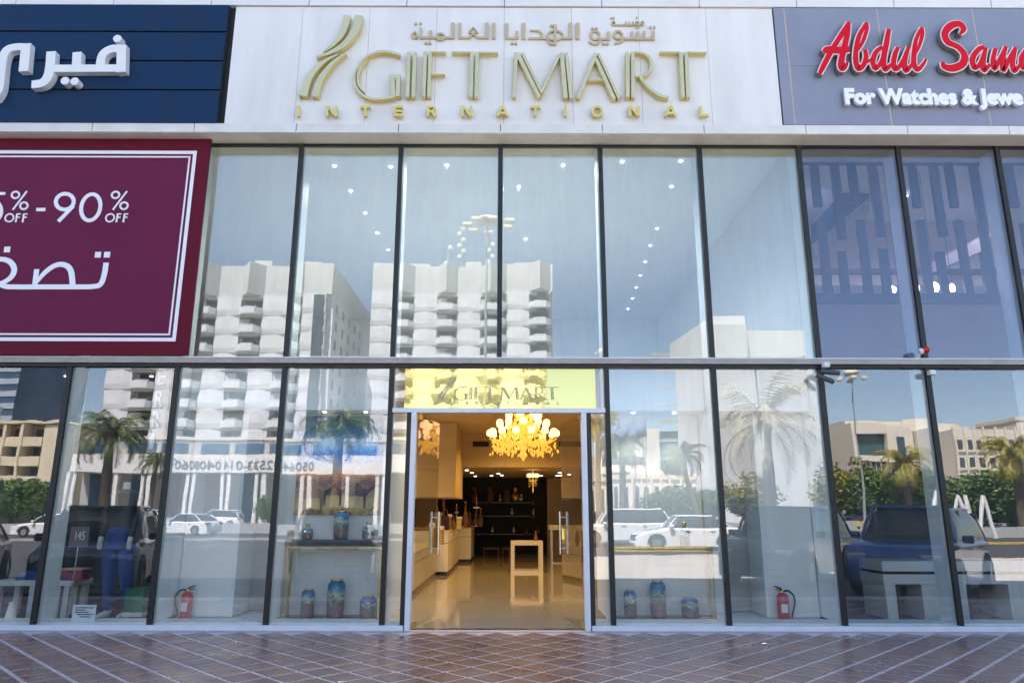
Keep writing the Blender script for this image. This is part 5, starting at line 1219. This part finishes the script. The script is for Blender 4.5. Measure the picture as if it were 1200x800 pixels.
# cream building with arched bays
def arched_building():
    L = 80; xs = [RF(p, 540, L).x for p in (-28, -2, 20, 42, 68)]; top = RF(30, 496, L).z
    t = thing('arched_building', 'cream four-storey building with scalloped arched roof at left of reflection', 'building', (xs[2], -L, 0))
    MB().box(xs[0], xs[-1], -L-14, -L-1.6, -.2, top).build('core', 'cream', t)
    MB().box(xs[3]+.02, xs[-1], -L-1.59, -L, -.2, top).build('end_wall', 'cream', t)
    for i in range(4):
        w_ = xs[i+1]-xs[i]; c = (xs[i]+xs[i+1])/2; n = 10
        poly = [(c+w_/2*math.cos(PI*j/n), top+.15+w_*.17*math.sin(PI*j/n)) for j in range(n+1)]
        MB().prism(poly, -L-14, -L+.3, 'y').build('roof_arch', 'cream', t)
        if i == 3: continue
        fh = (top-2.5)/4
        for k in range(4):
            z = 2.2+k*fh
            MB().box(xs[i]+.05, xs[i+1]-.05, -L-1.5, -L+.1, z, z+1.15).build('balcony', 'cream', t)
            MB().box(xs[i]+.4, xs[i+1]-.4, -L-1.59, -L-1.5, z+1.2, z+fh-.1).build('window', 'tw_win', t)
        MB().box(xs[i]-.18, xs[i]+.18, -L-1.5, -L+.2, 0, top).build('pier', 'cream', t)
arched_building()
# low shop row with phone-number fascia
def shop_row():
    L = 72; x0, x1 = RF(78, 560, L).x, RF(478, 560, L).x; zf0, zf1 = RF(300, 553, L).z, RF(300, 535, L).z
    t = thing('shop_row', 'low shop row with white phone-number fascia and paired columns reflected left', 'building', ((x0+x1)/2, -L, 0))
    zr = RF(300, 512, L).z
    MB().box(x0, x1, -L-16, -L-3, -.2, zr).build('block', 'tw_shade', t)
    MB().box(x0, x1, -L-3, -L, zf0, zf1).build('fascia', 'sign_white', t)
    MB().box(x0, x1, -L-2.9, -L-.2, zf1+.01, zf1+.35).build('canopy', 'cream2', t)
    a, b_ = RF(206, 545, L).x, RF(368, 545, L).x
    write('0506402533-014 0408060', a, b_, zf0+(zf1-zf0)*.22, zf1-(zf1-zf0)*.22, -L+.06, .05, 'sign_grey', t, 'figure', mirror=True)
    n = 9; wd = (x1-x0)/n
    for i in range(n):
        a = x0+i*wd+random.uniform(-.5, .5)
        for dx in (.15, .95):
            MB().box(a+dx, a+dx+.42, -L-.6, -L-.15, GZ+.12, zf0-.01).build('column', 'sign_white', t)
        m_ = 'brick' if i in (2, 3) else 'shop_blue'
        MB().box(a+1.45, a+wd-.3, -L-3.0, -L-2.9, .3, zf0-.1).build('shopfront', m_, t)
        MB().box(a+.6, a+wd-.4, -L-3.0, -L-2.9, zf1+.5, zr-.4).build('window', 'shop_blue', t)
    MB().box(x0-.1, x1+.1, -L-16, -L-2.85, zr+.001, zr+.35).build('parapet', 'cream2', t)
shop_row()
# second row further left: white hoarding and red-brown shopfront
a, b_ = RF(-60, 590, 66).x, RF(72, 590, 66).x
hd = thing('site_hoarding', 'long pale hoarding wall below hedge at far left of reflection', 'wall', ((a+b_)/2, -66, 0))
for i in range(14):
    w_ = (b_-a)/14; MB().box(a+i*w_+.02, a+(i+1)*w_-.02, -66.1, -66, GZ, RF(30, 580, 66).z).build('board', 'tw_shade', hd)
# domed low building on the right
def domed():
    L = 95; x0, x1 = RF(688, 580, L).x, RF(828, 580, L).x; z = RF(760, 563, L).z
    t = thing('domed_hall', 'cream hall with shallow pinkish dome and tall windows right of door', 'building', ((x0+x1)/2, -L, 0))
    MB().box(x0, x1, -L-18, -L, -.2, z).build('block', 'cream2', t)
    MB().box(x0-.3, x1+.3, -L-18.2, -L+.3, z+.001, z+.6).build('cornice', 'cream', t)
    c = RF(757, 563, L).x; r = RF(779, 563, L).x-c
    smooth(MB()).lathe([(r*math.cos(a_), .45*r*math.sin(a_)) for a_ in [PI/2*i/8 for i in range(9)][:-1]]+[(.02, .45*r)], (c, -L-r*.9, z+.6), 24).build('dome', 'dome', t)
    n = 12; wd = (x1-x0)/n
    for i in range(n):
        a_ = x0+(i+.28)*wd; b2 = x0+(i+.72)*wd; zz = z*.78; m_ = (a_+b2)/2; rr = (b2-a_)/2
        poly = [(a_, .8), (b2, .8)]+[(m_+rr*math.cos(PI*j/6), zz+rr*math.sin(PI*j/6)) for j in range(7)]
        MB().prism(poly, -L-.1, -L+.05, 'y').build('window', 'tw_win', t)
        MB().box(x0+i*wd-.12, x0+i*wd+.12, -L, -L+.3, 0, z).build('pilaster', 'cream2', t)
domed()
L_ = 120; a, m1, b_ = RF(749, 505, L_).x, RF(767, 505, L_).x, RF(792, 505, L_).x; z = RF(760, 503, L_).z
bt = thing('slab_block', 'two-tone cream and blue-grey block behind the pinkish dome', 'building', (m1, -L_, 0))
MB().box(a, m1, -L_-14, -L_, -.2, z).build('solid_half', 'cream2', bt); MB().box(m1+.01, b_, -L_-14, -L_-.2, -.2, z-.4).build('glazed_half', 'teal_glass', bt)
for k in range(9): MB().box(m1+.02, b_+.05, -L_-.19, -L_+.0, 4+k*3.2, 4.5+k*3.2).build('spandrel', 'tw_shade', bt)
L_ = 105
a, b_ = RF(702, 535, L_).x, RF(748, 535, L_).x; z = RF(720, 528, L_).z
bt = thing('low_block', 'small cream block with square windows left of the pinkish dome', 'building', ((a+b_)/2, -L_, 0))
MB().box(a, b_, -L_-10, -L_, -.2, z).build('block', 'cream2', bt)
for r_ in range(3):
    for c_ in range(5):
        w_ = (b_-a)/5; MB().box(a+c_*w_+.5, a+c_*w_+1.6, -L_-.1, -L_+.04, z-2.4-r_*2.6, z-1.0-r_*2.6).build('window', 'tw_win', bt)
# flags
for i, (px, py) in enumerate(((722, 497), (738, 493), (752, 492))):
    a, t = RF(px, 602, 58), RF(px, py, 58)
    o = thing('flagpole', 'pale blue flag on pole, '+('leftmost', 'middle', 'rightmost')[i]+' of three left of the dome', 'flag', a, 'flagpoles right of the door')
    smooth(MB()).tube([(a.x, a.y, GZ), t], .06, 8).build('pole', 'galv', o)
    mb = smooth(MB()); n = len(mb.v); k = 9
    for s_ in (0, 1):
        for j in range(k):
            u = j/(k-1); mb.v.append((t.x-u*1.7-.05*math.sin(u*9), t.y+.18*math.sin(u*8+i), t.z-.1-s_*1.5-u*u*1.2))
    for j in range(k-1): mb.f.append((j, j+1, k+j+1, k+j))
    fo = mb.build('flag', 'flag', o); fo.modifiers.new('solid', 'SOLIDIFY').thickness = .02
# modern building at right, lattice office block
def modern():
    L = 92; x0, x1, xm, xe = RF(1002, 520, L).x, RF(1041, 520, L).x, RF(1073, 520, L).x, RF(1146, 520, L).x
    zt = RF(1100, 493, L).z; z2 = RF(1020, 501, L).z
    t = thing('modern_building', 'cream modern building with dark glazed bays above the trees at right', 'building', (xm, -L, 0))
    MB().box(x0, xe, -L-16, -L-2, -.2, zt-.2).build('core', 'cream2', t)
    MB().box(x0, x1, -L-1.99, -L, z2-1.2, z2+.3).build('frame_top', 'cream2', t)
    MB().box(x0, x0+.7, -L-1.99, -L, -.2, z2-1.21).build('frame_side', 'cream2', t)
    MB().box(x0+.71, x1-.2, -L-1.99, -L-.8, 2, z2-1.22).build('glazing', 'teal_glass', t)
    MB().box(x0+.7, x1-.2, -L-.79, -L-.4, z2-5.0, z2-4.2).build('spandrel', 'cream2', t)
    for k in range(6): MB().box(x0+1.2+k*.65, x0+1.3+k*.65, -L-.79, -L-.6, 2, z2-5.01).build('fin', 'tw_shade', t)
    MB().box(x1-.19, xm, -L-1.99, -L+.2, -.2, zt-1.0).build('wall_panel', 'cream2', t)
    MB().box(x1+1.2, x1+2.6, -L+.201, -L+.25, 3, zt-2.6).build('slot_window', 'teal_glass', t)
    n = 12; c = (xm+xe)/2-1; r = (xe-xm)/2-1
    poly = [(c+r*math.cos(PI*j/n), -L-2+.5*r*math.sin(PI*j/n)) for j in range(n+1)]
    MB().prism(poly, 2, zt-2.2, 'z').build('curved_glazing', 'teal_glass', t)
    poly = [(c+(r+.5)*math.cos(PI*j/n), -L-2+.55*r*math.sin(PI*j/n)) for j in range(n+1)]
    MB().prism(poly, zt-2.19, zt, 'z').build('curved_parapet', 'cream2', t)
modern()
def lattice():
    L = 84; x0, x1 = RF(1117, 530, L).x, RF(1290, 530, L).x; zt = RF(1160, 509, L).z+1.0
    t = thing('lattice_office', 'white office block with a grid of small square windows at right', 'building', ((x0+x1)/2, -L, 0))
    MB().box(x0, x1, -L-14, -L, -.2, zt).build('block', 'cream2', t)
    n = 14; wd = (x1-x0)/n; wm = MB().box(0, wd*.5, -.05, .04, 0, 1.25).mesh('window'); wm.materials.append(M['tw_win'])
    fm = MB().box(-.25, wd*.5+.25, .0, .22, -.35, -.08).mesh('sill'); fm.materials.append(M['cream2'])
    for c_ in range(n):
        for r_ in range(5):
            share('window', wm, t, (x0+(c_+.25)*wd, -L, zt-2.6-r_*2.3)); share('sill', fm, t, (x0+(c_+.25)*wd, -L, zt-2.6-r_*2.3))
        MB().box(x0+c_*wd-.1, x0+c_*wd+.1, -L+.001, -L+.25, 0, zt+.3).build('rib', 'cream2', t)
lattice()
# distant low skyline so the horizon is built up
for i, (pa, pb, py, L, mm, lab) in enumerate(((-200, -60, 470, 150, 'cream2', 'plain cream apartment block beyond the left edge'), (655, 690, 545, 150, 'cream2', 'low pale block beyond the doorway side light'), (850, 905, 520, 140, 'tw_beige', 'low beige block behind the big pale palm'), (905, 1000, 538, 150, 'cream', 'long low cream roofline behind the olive trees'), (1200, 1420, 490, 130, 'cream2', 'plain cream office block beyond the right edge'))):
    a, b_ = RF(pa, 560, L).x, RF(pb, 560, L).x; z = RF((pa+pb)/2, py, L).z
    t = thing('distant_block', lab, 'building', ((a+b_)/2, -L, 0)); MB().box(a, b_, -L-12, -L, -.2, z).build('wall', mm, t); MB().box(a-.2, b_+.2, -L-12.2, -L+.2, z+.001, z+.7).build('parapet', mm, t)
    n = max(2, int((b_-a)/4)); wd = (b_-a)/n
    for c_ in range(n):
        for r_ in range(max(1, int((z-2)/3.5))): MB().box(a+c_*wd+wd*.3, a+c_*wd+wd*.7, -L-.05, -L+.05, 1.8+r_*3.5, 3.4+r_*3.5).build('window', 'tw_win', t)

# ---- lamp masts
def mast(px, pyt, pyb, L, label, heads=6, r=.16):
    t = RF(px, pyt, L); o = thing('lamp_mast', label, 'street lamp', (t.x, -L, GZ))
    smooth(MB()).tube([(t.x, -L, GZ), (t.x, -L, t.z*.5), (t.x, -L, t.z)], [r, r*.75, r*.45], 10).build('pole', 'galv', o)
    smooth(MB()).lathe([(r*5, -.12), (r*5.4, .0), (r*4, .25), (r, .45)], (t.x, -L, t.z), 18).build('crown', 'lamp_head', o)
    for i in range(heads):
        a = 2*PI*i/heads+.3; x, y = t.x+math.cos(a)*r*9, -L+math.sin(a)*r*9
        smooth(MB()).tube([(t.x, -L, t.z-.15), (x, y, t.z-.35)], r*.25, 6).build('arm', 'galv', o)
        MB().bbox(x-r*2.2, x+r*2.2, y-r*1.6, y+r*1.6, t.z-.62, t.z-.34, .05).build('lamp_head', 'lamp_head', o)
mast(570, 256, 600, 50, 'very tall lamp mast with ring of lamps reflected above the door', 7, .19)
mast(999, 440, 600, 47, 'grey lamp mast with twin heads reflected before the olive trees at right', 4, .10)
mast(697, 412, 600, 120, 'distant thin lamp mast in sky right of door', 4, .12)

# ---- vegetation
def leaf_cloud(n, rx, ry, rz, size, seed, clumps=26):
    rnd = random.Random(seed); mb = MB(); cs = []
    for i in range(clumps):
        while True:
            p = Vector((rnd.uniform(-1, 1), rnd.uniform(-1, 1), rnd.uniform(-1, 1)))
            if .25 < p.length < 1: break
        cs.append((Vector((p.x*rx*.8, p.y*ry*.8, p.z*rz*.8)), rnd.uniform(.28, .5)))
    for i in range(n):
        c, r = cs[rnd.randrange(clumps)]
        d = Vector((rnd.gauss(0, 1), rnd.gauss(0, 1), rnd.gauss(0, 1))).normalized()*(r*rnd.random()**.4)
        p = c+Vector((d.x*rx, d.y*ry, d.z*rz))
        u = Vector((rnd.gauss(0, 1), rnd.gauss(0, 1), rnd.gauss(0, .7))).normalized(); v = u.cross(Vector((rnd.gauss(0, 1), rnd.gauss(0, 1), rnd.gauss(0, 1)))).normalized()
        s = size*rnd.uniform(.6, 1.4)
        mb.quad(p-u*s, p+v*s*.55, p+u*s, p-v*s*.55)
    return mb
def no_recalc_mesh(mb, name, m):
    me = bpy.data.meshes.new(name); me.from_pydata(mb.v, [], mb.f); me.materials.append(M[m]); return me
CR = [no_recalc_mesh(leaf_cloud(4200, 1, 1, 1, .075, 11+i, 30), 'crown', ('leaf', 'leaf', 'leaf_y')[i]) for i in range(3)]
def tree(px, py_top, L, rx, label, kind, hz=None, group='trees across the street'):
    t = RF(px, py_top, L); z = t.z; hz = hz or z*.40
    o = thing('leafy_tree', label, 'tree', (t.x, -L, GZ), group)
    tr = smooth(MB()); tr.tube([(t.x, -L, GZ), (t.x+.05, -L, z*.25), (t.x-.05, -L+.1, z*.5), (t.x, -L, z*.75)], [.22, .17, .13, .06], 8)
    for j in range(5):
        a = j*1.26; tr.tube([(t.x, -L, z*.35), (t.x+math.cos(a)*rx*.4, -L+math.sin(a)*rx*.4, z*.55), (t.x+math.cos(a)*rx*.7, -L+math.sin(a)*rx*.7, z*.7)], [.1, .07, .03], 6)
    tr.build('trunk', 'bark', o)
    share('crown', CR[kind], o, (t.x, -L, z-hz*1.12), (0, 0, random.uniform(0, 6)), (rx, rx, hz))
for i, (px, py, L, rx, kind, lab) in enumerate([
    (980, 541, 60, 3.2, 2, 'olive yellow tree left of the twin-headed lamp mast'), (1000, 538, 62, 3.0, 2, 'olive yellow tree directly behind the twin-headed lamp mast'), (872, 553, 58, 3.0, 2, 'olive tree low beside the trunk of the pale palm'), (868, 560, 61, 2.6, 2, 'smaller olive tree beside the white sedan'),
    (1030, 552, 56, 3.0, 0, 'dark green tree left of the golden palm'), (1050, 560, 54, 3.2, 1, 'dark green tree below the golden palm'), (1085, 548, 58, 3.2, 0, 'dark green tree right of the golden palm'), (1118, 572, 60, 2.6, 1, 'low green tree behind the white struts'), (1148, 545, 56, 3.4, 0, 'dark green tree before the white lattice office'), (1180, 552, 54, 3.2, 1, 'broad dark green tree under the right-hand palm'), (1210, 540, 57, 3.4, 0, 'dark green tree cut by the right edge of reflection'),
    (-8, 556, 64.5, 3.0, 0, 'green tree above hoarding at far left edge'), (18, 560, 64.5, 2.8, 1, 'green bushy tree above hoarding before the cream building'), (42, 557, 64.5, 2.6, 0, 'green tree above hoarding beside the cream end wall'),
    (790, 568, 62, 2.8, 1, 'dusty green tree before the domed hall'), (770, 577, 60, 2.4, 0, 'small round green tree before the domed hall'), (818, 572, 63, 2.6, 0, 'green tree right of the domed hall'), (318, 578, 66, 1.4, 1, 'small shrub tree between the paired columns')]):
    tree(px, py, L, rx, lab, kind)
def palm_mesh(seed, n=34, fl=3.2, droop=1.0):
    rnd = random.Random(seed); mb = MB()
    for i in range(n):
        a = i*2.39996+rnd.uniform(-.2, .2); el = rnd.uniform(-.35, 1.25); d = Vector((math.cos(a), math.sin(a), 0))
        L = fl*rnd.uniform(.8, 1.1); pts = []; p = Vector((0, 0, 0)); e = el; seg = 9
        for k in range(seg+1):
            pts.append(p.copy()); p = p+(d*math.cos(e)+Vector((0, 0, math.sin(e))))*(L/seg); e -= droop*(.10+.045*k)
        side = Vector((-d.y, d.x, 0))
        for k in range(seg):
            q0, q1 = pts[k], pts[k+1]; w0 = .022*(1-k/seg)+.006
            mb.quad(q0-side*w0, q0+side*w0, q1+side*w0, q1-side*w0)
            if k < 1: continue
            for t in (.1, .4, .7):
                q = q0.lerp(q1, t); ax = (q1-q0).normalized(); ll = fl*.19*math.sin(PI*min(1, (k+t)/seg*.92+.08))**.6
                for s in (-1, 1):
                    tip = q+(side*s*.75+ax*.6+Vector((0, 0, -.35-rnd.random()*.35))).normalized()*ll*rnd.uniform(.8, 1.15)
                    b_ = ax*.035; mb.quad(q-b_, q+b_, tip+b_*.2, tip-b_*.2)
    return mb
PM = {k: no_recalc_mesh(palm_mesh(s, n, fl, dr), 'fronds', mm) for k, (s, n, fl, dr, mm) in {'green': (3, 40, 3.0, 1.0, 'frond'), 'gold': (5, 44, 2.8, 1.1, 'frond_y'), 'pale': (8, 26, 4.2, .9, 'frond_pale'), 'green2': (9, 36, 3.0, 1.25, 'frond')}.items()}
def palm(px, py, L, kind, label, sc_=1.0, lean=0):
    c = RF(px, py, L); o = thing('palm_tree', label, 'palm', (c.x+lean, -L, GZ), 'palms across the street')
    pts = crom([(c.x+lean, -L, GZ), (c.x+lean*.6, -L, c.z*.35), (c.x+lean*.2, -L, c.z*.7), (c.x, -L, c.z)], 6); n = len(pts)
    smooth(MB()).tube(pts, [(.30-.10*i/n)*(1+.06*(i % 2))*sc_ for i in range(n)], 12).build('trunk', 'palm_bark', o)
    share('fronds', PM[kind], o, c, (0, 0, random.uniform(0, 6)), (sc_, sc_, sc_))
    smooth(MB()).lathe([(.18*sc_, -.7), (.36*sc_, -.3), (.30*sc_, .1), (.05, .35)], c, 10).build('crown_shaft', 'palm_bark', o)
palm(132, 507, 30, 'green', 'dark green palm with thick trunk reflected in left shop window', 1.0)
palm(398, 497, 34, 'green2', 'palm spreading over the camel painting in reflection', 1.15)
palm(724, 522, 52, 'green2', 'palm in the narrow pane right of the door', 1.0)
palm(796, 536, 46, 'green', 'palm with leaning trunk before the domed hall', .85, lean=1.2)
palm(893, 494, 21, 'pale', 'large pale palm reflected right of centre', .92)
palm(1061, 548, 50, 'gold', 'golden green palm before the modern building', 1.15)
palm(1186, 530, 48, 'gold', 'golden green palm before the lattice office at right edge', 1.25)
palm(183, 540, 56, 'green', 'small palm behind the FERRI letters', .8)
palm(700, 500, 70, 'gold', 'yellowish palm beside the open door leaf in reflection', 1.2)

# white A-frame struts at right
q0 = RF(1100, 600, 44)
for i, (pa, pb) in enumerate(((1092, 1108), (1112, 1128), (1133, 1124), (1142, 1152))):
    a, t = RF(pa, 606, 44), RF((pa+pb)/2+3, 578, 44); b_ = RF(pb+10, 606, 44)
    o = thing('strut_frame', 'white inverted V strut across the road, '+('first', 'second', 'third', 'fourth')[i]+' from left', 'sculpture', ((a.x+b_.x)/2, -44, GZ), 'white V struts across the road')
    smooth(MB()).tube([(a.x, -44, GZ), (t.x, -44.2, t.z)], [.16, .12], 8).build('leg', 'sign_white', o)
    smooth(MB()).tube([(b_.x, -44, GZ), (t.x+.05, -44.25, t.z-.05)], [.16, .12], 8).build('leg', 'sign_white', o)

# ---- cars
def car_parts(kind, paint):
    """car along +x (front at +x), origin on the ground at its centre; returns [(name, mesh, [(subname, mesh)...])]"""
    if kind == 'suv': Lc, Wc, H, belt, clr = 4.75, 1.92, 1.74, 1.08, .26
    else: Lc, Wc, H, belt, clr = 4.65, 1.82, 1.46, .95, .18
    h = Lc/2
    if kind == 'suv':
        top = [(-h, .72), (-h+.06, 1.00), (-h+.25, belt), (h-1.35, belt+.02), (h-.5, belt-.06), (h-.15, belt-.18), (h, .70)]
        cab = [(-h+.10, belt), (-h+.42, H-.10), (-h+.9, H), (.25, H), (.7, H-.07), (h-1.25, belt)]
    else:
        top = [(-h, .62), (-h+.05, .92), (-h+.5, belt+.02), (-h+1.0, belt+.01), (h-1.5, belt), (h-.5, belt-.14), (h-.12, belt-.28), (h, .55)]
        cab = [(-h+.45, belt), (-h+1.15, H-.09), (-h+1.6, H), (.15, H-.01), (.5, H-.10), (h-1.4, belt)]
    parts = []
    def loft(profile, zb, w0, w1, n_st=26):
        xs = [p[0] for p in profile]; st = []
        for i in range(n_st+1):
            x = xs[0]+(xs[-1]-xs[0])*i/n_st; 
            for a, b_ in zip(profile, profile[1:]):
                if a[0] <= x <= b_[0]+1e-9: z = a[1]+(b_[1]-a[1])*((x-a[0])/max(1e-6, b_[0]-a[0])); break
            st.append((x, z))
        mb = smooth(MB()); k = 9
        for x, z in st:
            e = min(1, (h-abs(x))/.45+.02); wf = .80+.20*math.sqrt(max(0, 1-(1-e)**2)) if abs(x) > h-.45 else 1.0
            ring = []
            for j in range(k):
                u = j/(k-1); zz = zb+(z-zb)*u
                ww = (w0+(w1-w0)*u**1.8)*wf/2
                if u > .86: ww *= 1-.10*((u-.86)/.14)**2
                ring.append((x, ww, zz))
            mb.v += ring+[(x, -y, zz) for x, y, zz in ring[::-1]]
        m2 = 2*k
        for i in range(n_st):
            for j in range(m2):
                q = (j+1) % m2; mb.f.append((i*m2+j, i*m2+q, (i+1)*m2+q, (i+1)*m2+j))
        mb.f.append(tuple(range(m2))); mb.f.append(tuple(n_st*m2+j for j in range(m2-1, -1, -1)))
        return mb
    def mk(mb, name, m_): me = mb.mesh(name); me.materials.append(M[m_]); return me
    parts.append(('body', mk(loft(top, clr, Wc*.96, Wc*.97), 'body', paint)))
    parts.append(('cabin', mk(loft([(x, z) for x, z in cab], belt-.03, Wc*.90, Wc*.70), 'cabin', 'car_glass')))
    rx0, rx1 = cab[1][0]+.1, cab[-2][0]-.02
    mb = smooth(MB()); mb.bbox(rx0, rx1, -Wc*.345, Wc*.345, H-.075, H+.012, .05); parts.append(('roof', mk(mb, 'roof', paint)))
    for s in (-1, 1):
        for (xa, za), (xb, zb) in ((cab[0], cab[1]), (cab[-2], cab[-1])):
            mb = smooth(MB()).tube([(xa, s*Wc*.435, belt-.02), ((xa+xb)/2, s*Wc*.40, (za+zb)/2), (xb, s*Wc*.352, max(za, zb) if xa > 0 else zb)] if xa < 0 else [(xb, s*Wc*.435, belt-.02), ((xa+xb)/2, s*Wc*.405, (za+zb)/2+.02), (xa, s*Wc*.352, za)], .035, 6); parts.append(('pillar', mk(mb, 'pillar', paint)))
        mb = smooth(MB()).tube([(-.25, s*Wc*.445, belt), (-.3, s*Wc*.36, H-.05)], .03, 6); parts.append(('pillar', mk(mb, 'pillar', 'car_black')))
        mb = smooth(MB()).bbox(h-1.62, h-1.42, min(s*(Wc/2-.02), s*(Wc/2+.17)), max(s*(Wc/2-.02), s*(Wc/2+.17)), belt-.02, belt+.13, .03); parts.append(('mirror', mk(mb, 'mirror', paint)))
        mb = MB().bbox(h-.30, h-.06, min(s*Wc*.25, s*Wc*.43), max(s*Wc*.25, s*Wc*.43), belt-.36, belt-.24, .02); parts.append(('headlight', mk(mb, 'headlight', 'lens_white')))
        mb = MB().bbox(-h-.008, -h+.20, min(s*Wc*.26, s*Wc*.44), max(s*Wc*.26, s*Wc*.44), belt-.24, belt-.08, .02); parts.append(('tail_light', mk(mb, 'tail_light', 'lens_red')))
        for x in (-.05, -1.05): parts.append(('door_handle', mk(MB().box(x, x+.18, min(s*(Wc/2-.05), s*(Wc/2+.012)), max(s*(Wc/2-.05), s*(Wc/2+.012)), belt-.16, belt-.13), 'door_handle', 'chrome')))
    parts.append(('grille', mk(MB().bbox(h-.12, h+.008, -Wc*.24, Wc*.24, .42, belt-.30, .02), 'grille', 'black_lac')))
    parts.append(('number_plate', mk(MB().box(-h-.012, -h+.02, -.26, .26, .62, .73), 'number_plate', 'paper')))
    parts.append(('front_bumper', mk(smooth(MB()).bbox(h-.35, h+.035, -Wc*.41, Wc*.41, clr, .40, .06), 'front_bumper', 'rubber' if kind == 'suv' else paint)))
    R = .36 if kind == 'suv' else .32
    ty = smooth(MB()); ty.v = []; prof = [(R*.62, -.11), (R*.93, -.11), (R, -.07), (R, .07), (R*.93, .11), (R*.62, .11)]
    for r, y in prof:
        for j in range(20): a = 2*PI*j/20; ty.v.append((r*math.cos(a), y, r*math.sin(a)))
    for i in range(6):
        for j in range(20): q = (j+1) % 20; ty.f.append((i*20+j, i*20+q, ((i+1) % 6)*20+q, ((i+1) % 6)*20+j))
    tyre = mk(ty, 'wheel', 'tyre')
    rm = smooth(MB()); rm.tube([(0, -.09, 0), (0, .09, 0)], R*.60, 20); rim = mk(rm, 'rim', 'rim')
    arch = MB(); poly = [((R+.08)*math.cos(PI*j/10), (R+.08)*math.sin(PI*j/10)) for j in range(11)]; arch.prism(poly, -.10, .10, 'y'); am = mk(arch, 'wheel_arch', 'rubber')
    wl = []
    for x in (-h+.85, h-.90):
        for s in (-1, 1): wl.append((tyre, rim, am, (x, s*(Wc/2-.115), R)))
    return parts, wl
CARS = {}
def car(kind, paint, x, y, rz, label, group, z=GZ):
    k = (kind, paint)
    if k not in CARS: CARS[k] = car_parts(kind, paint)
    parts, wl = CARS[k]
    o = thing('parked_car' if group.startswith('parked') else 'moving_car', label, 'car', (0, 0, 0), group)
    for n, me in parts:
        ob = bpy.data.objects.new(n, me); COL.objects.link(ob); ob.parent = o
    for ty, rim, am, p in wl:
        a = bpy.data.objects.new('wheel_arch', am); COL.objects.link(a); a.parent = o; a.location = p
        s_ = 1 if p[1] > 0 else -1; a.location.y = p[1]+s_*.012-s_*.0
        b_ = bpy.data.objects.new('wheel', ty); COL.objects.link(b_); b_.parent = o; b_.location = (p[0], p[1]+s_*.03, p[2])
        c = bpy.data.objects.new('rim', rim); COL.objects.link(c); c.parent = b_
    o.location = (x, y, z); o.rotation_euler = (0, 0, rz)
    return o
car('suv', 'car_blue', 9.0, -6.1, math.radians(131), 'dark blue SUV parked nose-in, reflected in the right shop windows', 'parked cars by the kerb')
car('suv', 'car_black', -8.55, -6.1, math.radians(70), 'black SUV parked nose-in, reflected in the left shop windows', 'parked cars by the kerb')
car('suv', 'car_grey', -4.55, -9.6, math.radians(72), 'dark grey SUV parked beside the viewer, dim behind the console window', 'parked cars by the kerb')
car('suv', 'car_brown', 6.9, -8.1, math.radians(130), 'dark bronze SUV parked left of the blue one, dim behind right extinguisher', 'parked cars by the kerb')
car('sedan', 'car_black', -12.3, -6.6, math.radians(66), 'black saloon at the far left edge of the reflection', 'parked cars by the kerb')
q = RF(800, 640, 22.5); car('sedan', 'car_white', q.x, -22.5, 0 if False else PI, 'white sedan passing on the road, reflected right of the door', 'moving cars on the road')
q = RF(728, 636, 27.5); car('suv', 'car_white', q.x, -28, PI, 'white SUV passing just ahead of the white sedan', 'moving cars on the road')
q = RF(228, 624, 44); car('sedan', 'car_white', q.x, -43, math.radians(20)+PI, 'white sedan on the far road, reflected above the left extinguisher', 'moving cars on the road')
q = RF(262, 612, 62); car('suv', 'car_white', q.x, -61, PI, 'white van-like car beyond the far left sedan', 'parked cars across the road')
q = RF(60, 620, 40); car('sedan', 'car_white', q.x, -40, PI, 'white sedan reflected above the left shop clothes table', 'moving cars on the road')
q = RF(178, 612, 60); car('suv', 'car_white', q.x, -60, 0, 'white car before the paired columns, left of the extinguisher', 'parked cars across the road')
q = RF(1010, 610, 60); car('suv', 'car_white', q.x, -60, PI, 'white car below the twin-headed lamp mast', 'parked cars across the road')
q = RF(1172, 610, 60); car('sedan', 'car_white', q.x, -60, 0, 'white car right of the white struts', 'parked cars across the road')
q = RF(715, 612, 62); car('suv', 'car_black', q.x, -62, 0, 'dark car before the domed hall', 'parked cars across the road')
q = RF(1198, 612, 60); car('suv', 'car_black', q.x, -60, PI, 'dark car across the road at the right edge', 'parked cars across the road')

# bollards with yellow bands near the far kerb
for i, px in enumerate((1018, 1026)):
    q = RF(px, 632, 31.5); o = thing('bollard', ('left', 'right')[i]+' yellow banded bollard beside the blue SUV in reflection', 'bollard', (q.x, -32.2, GZ), 'kerb bollards')
    smooth(MB()).lathe([(.09, 0), (.09, .95), (.05, 1.02)], (q.x, -32.2, GZ), 12).build('post', 'yellow_paint', o); smooth(MB()).lathe([(.094, .55), (.094, .7)], (q.x, -32.2, GZ), 12).build('band', 'black_lac', o)
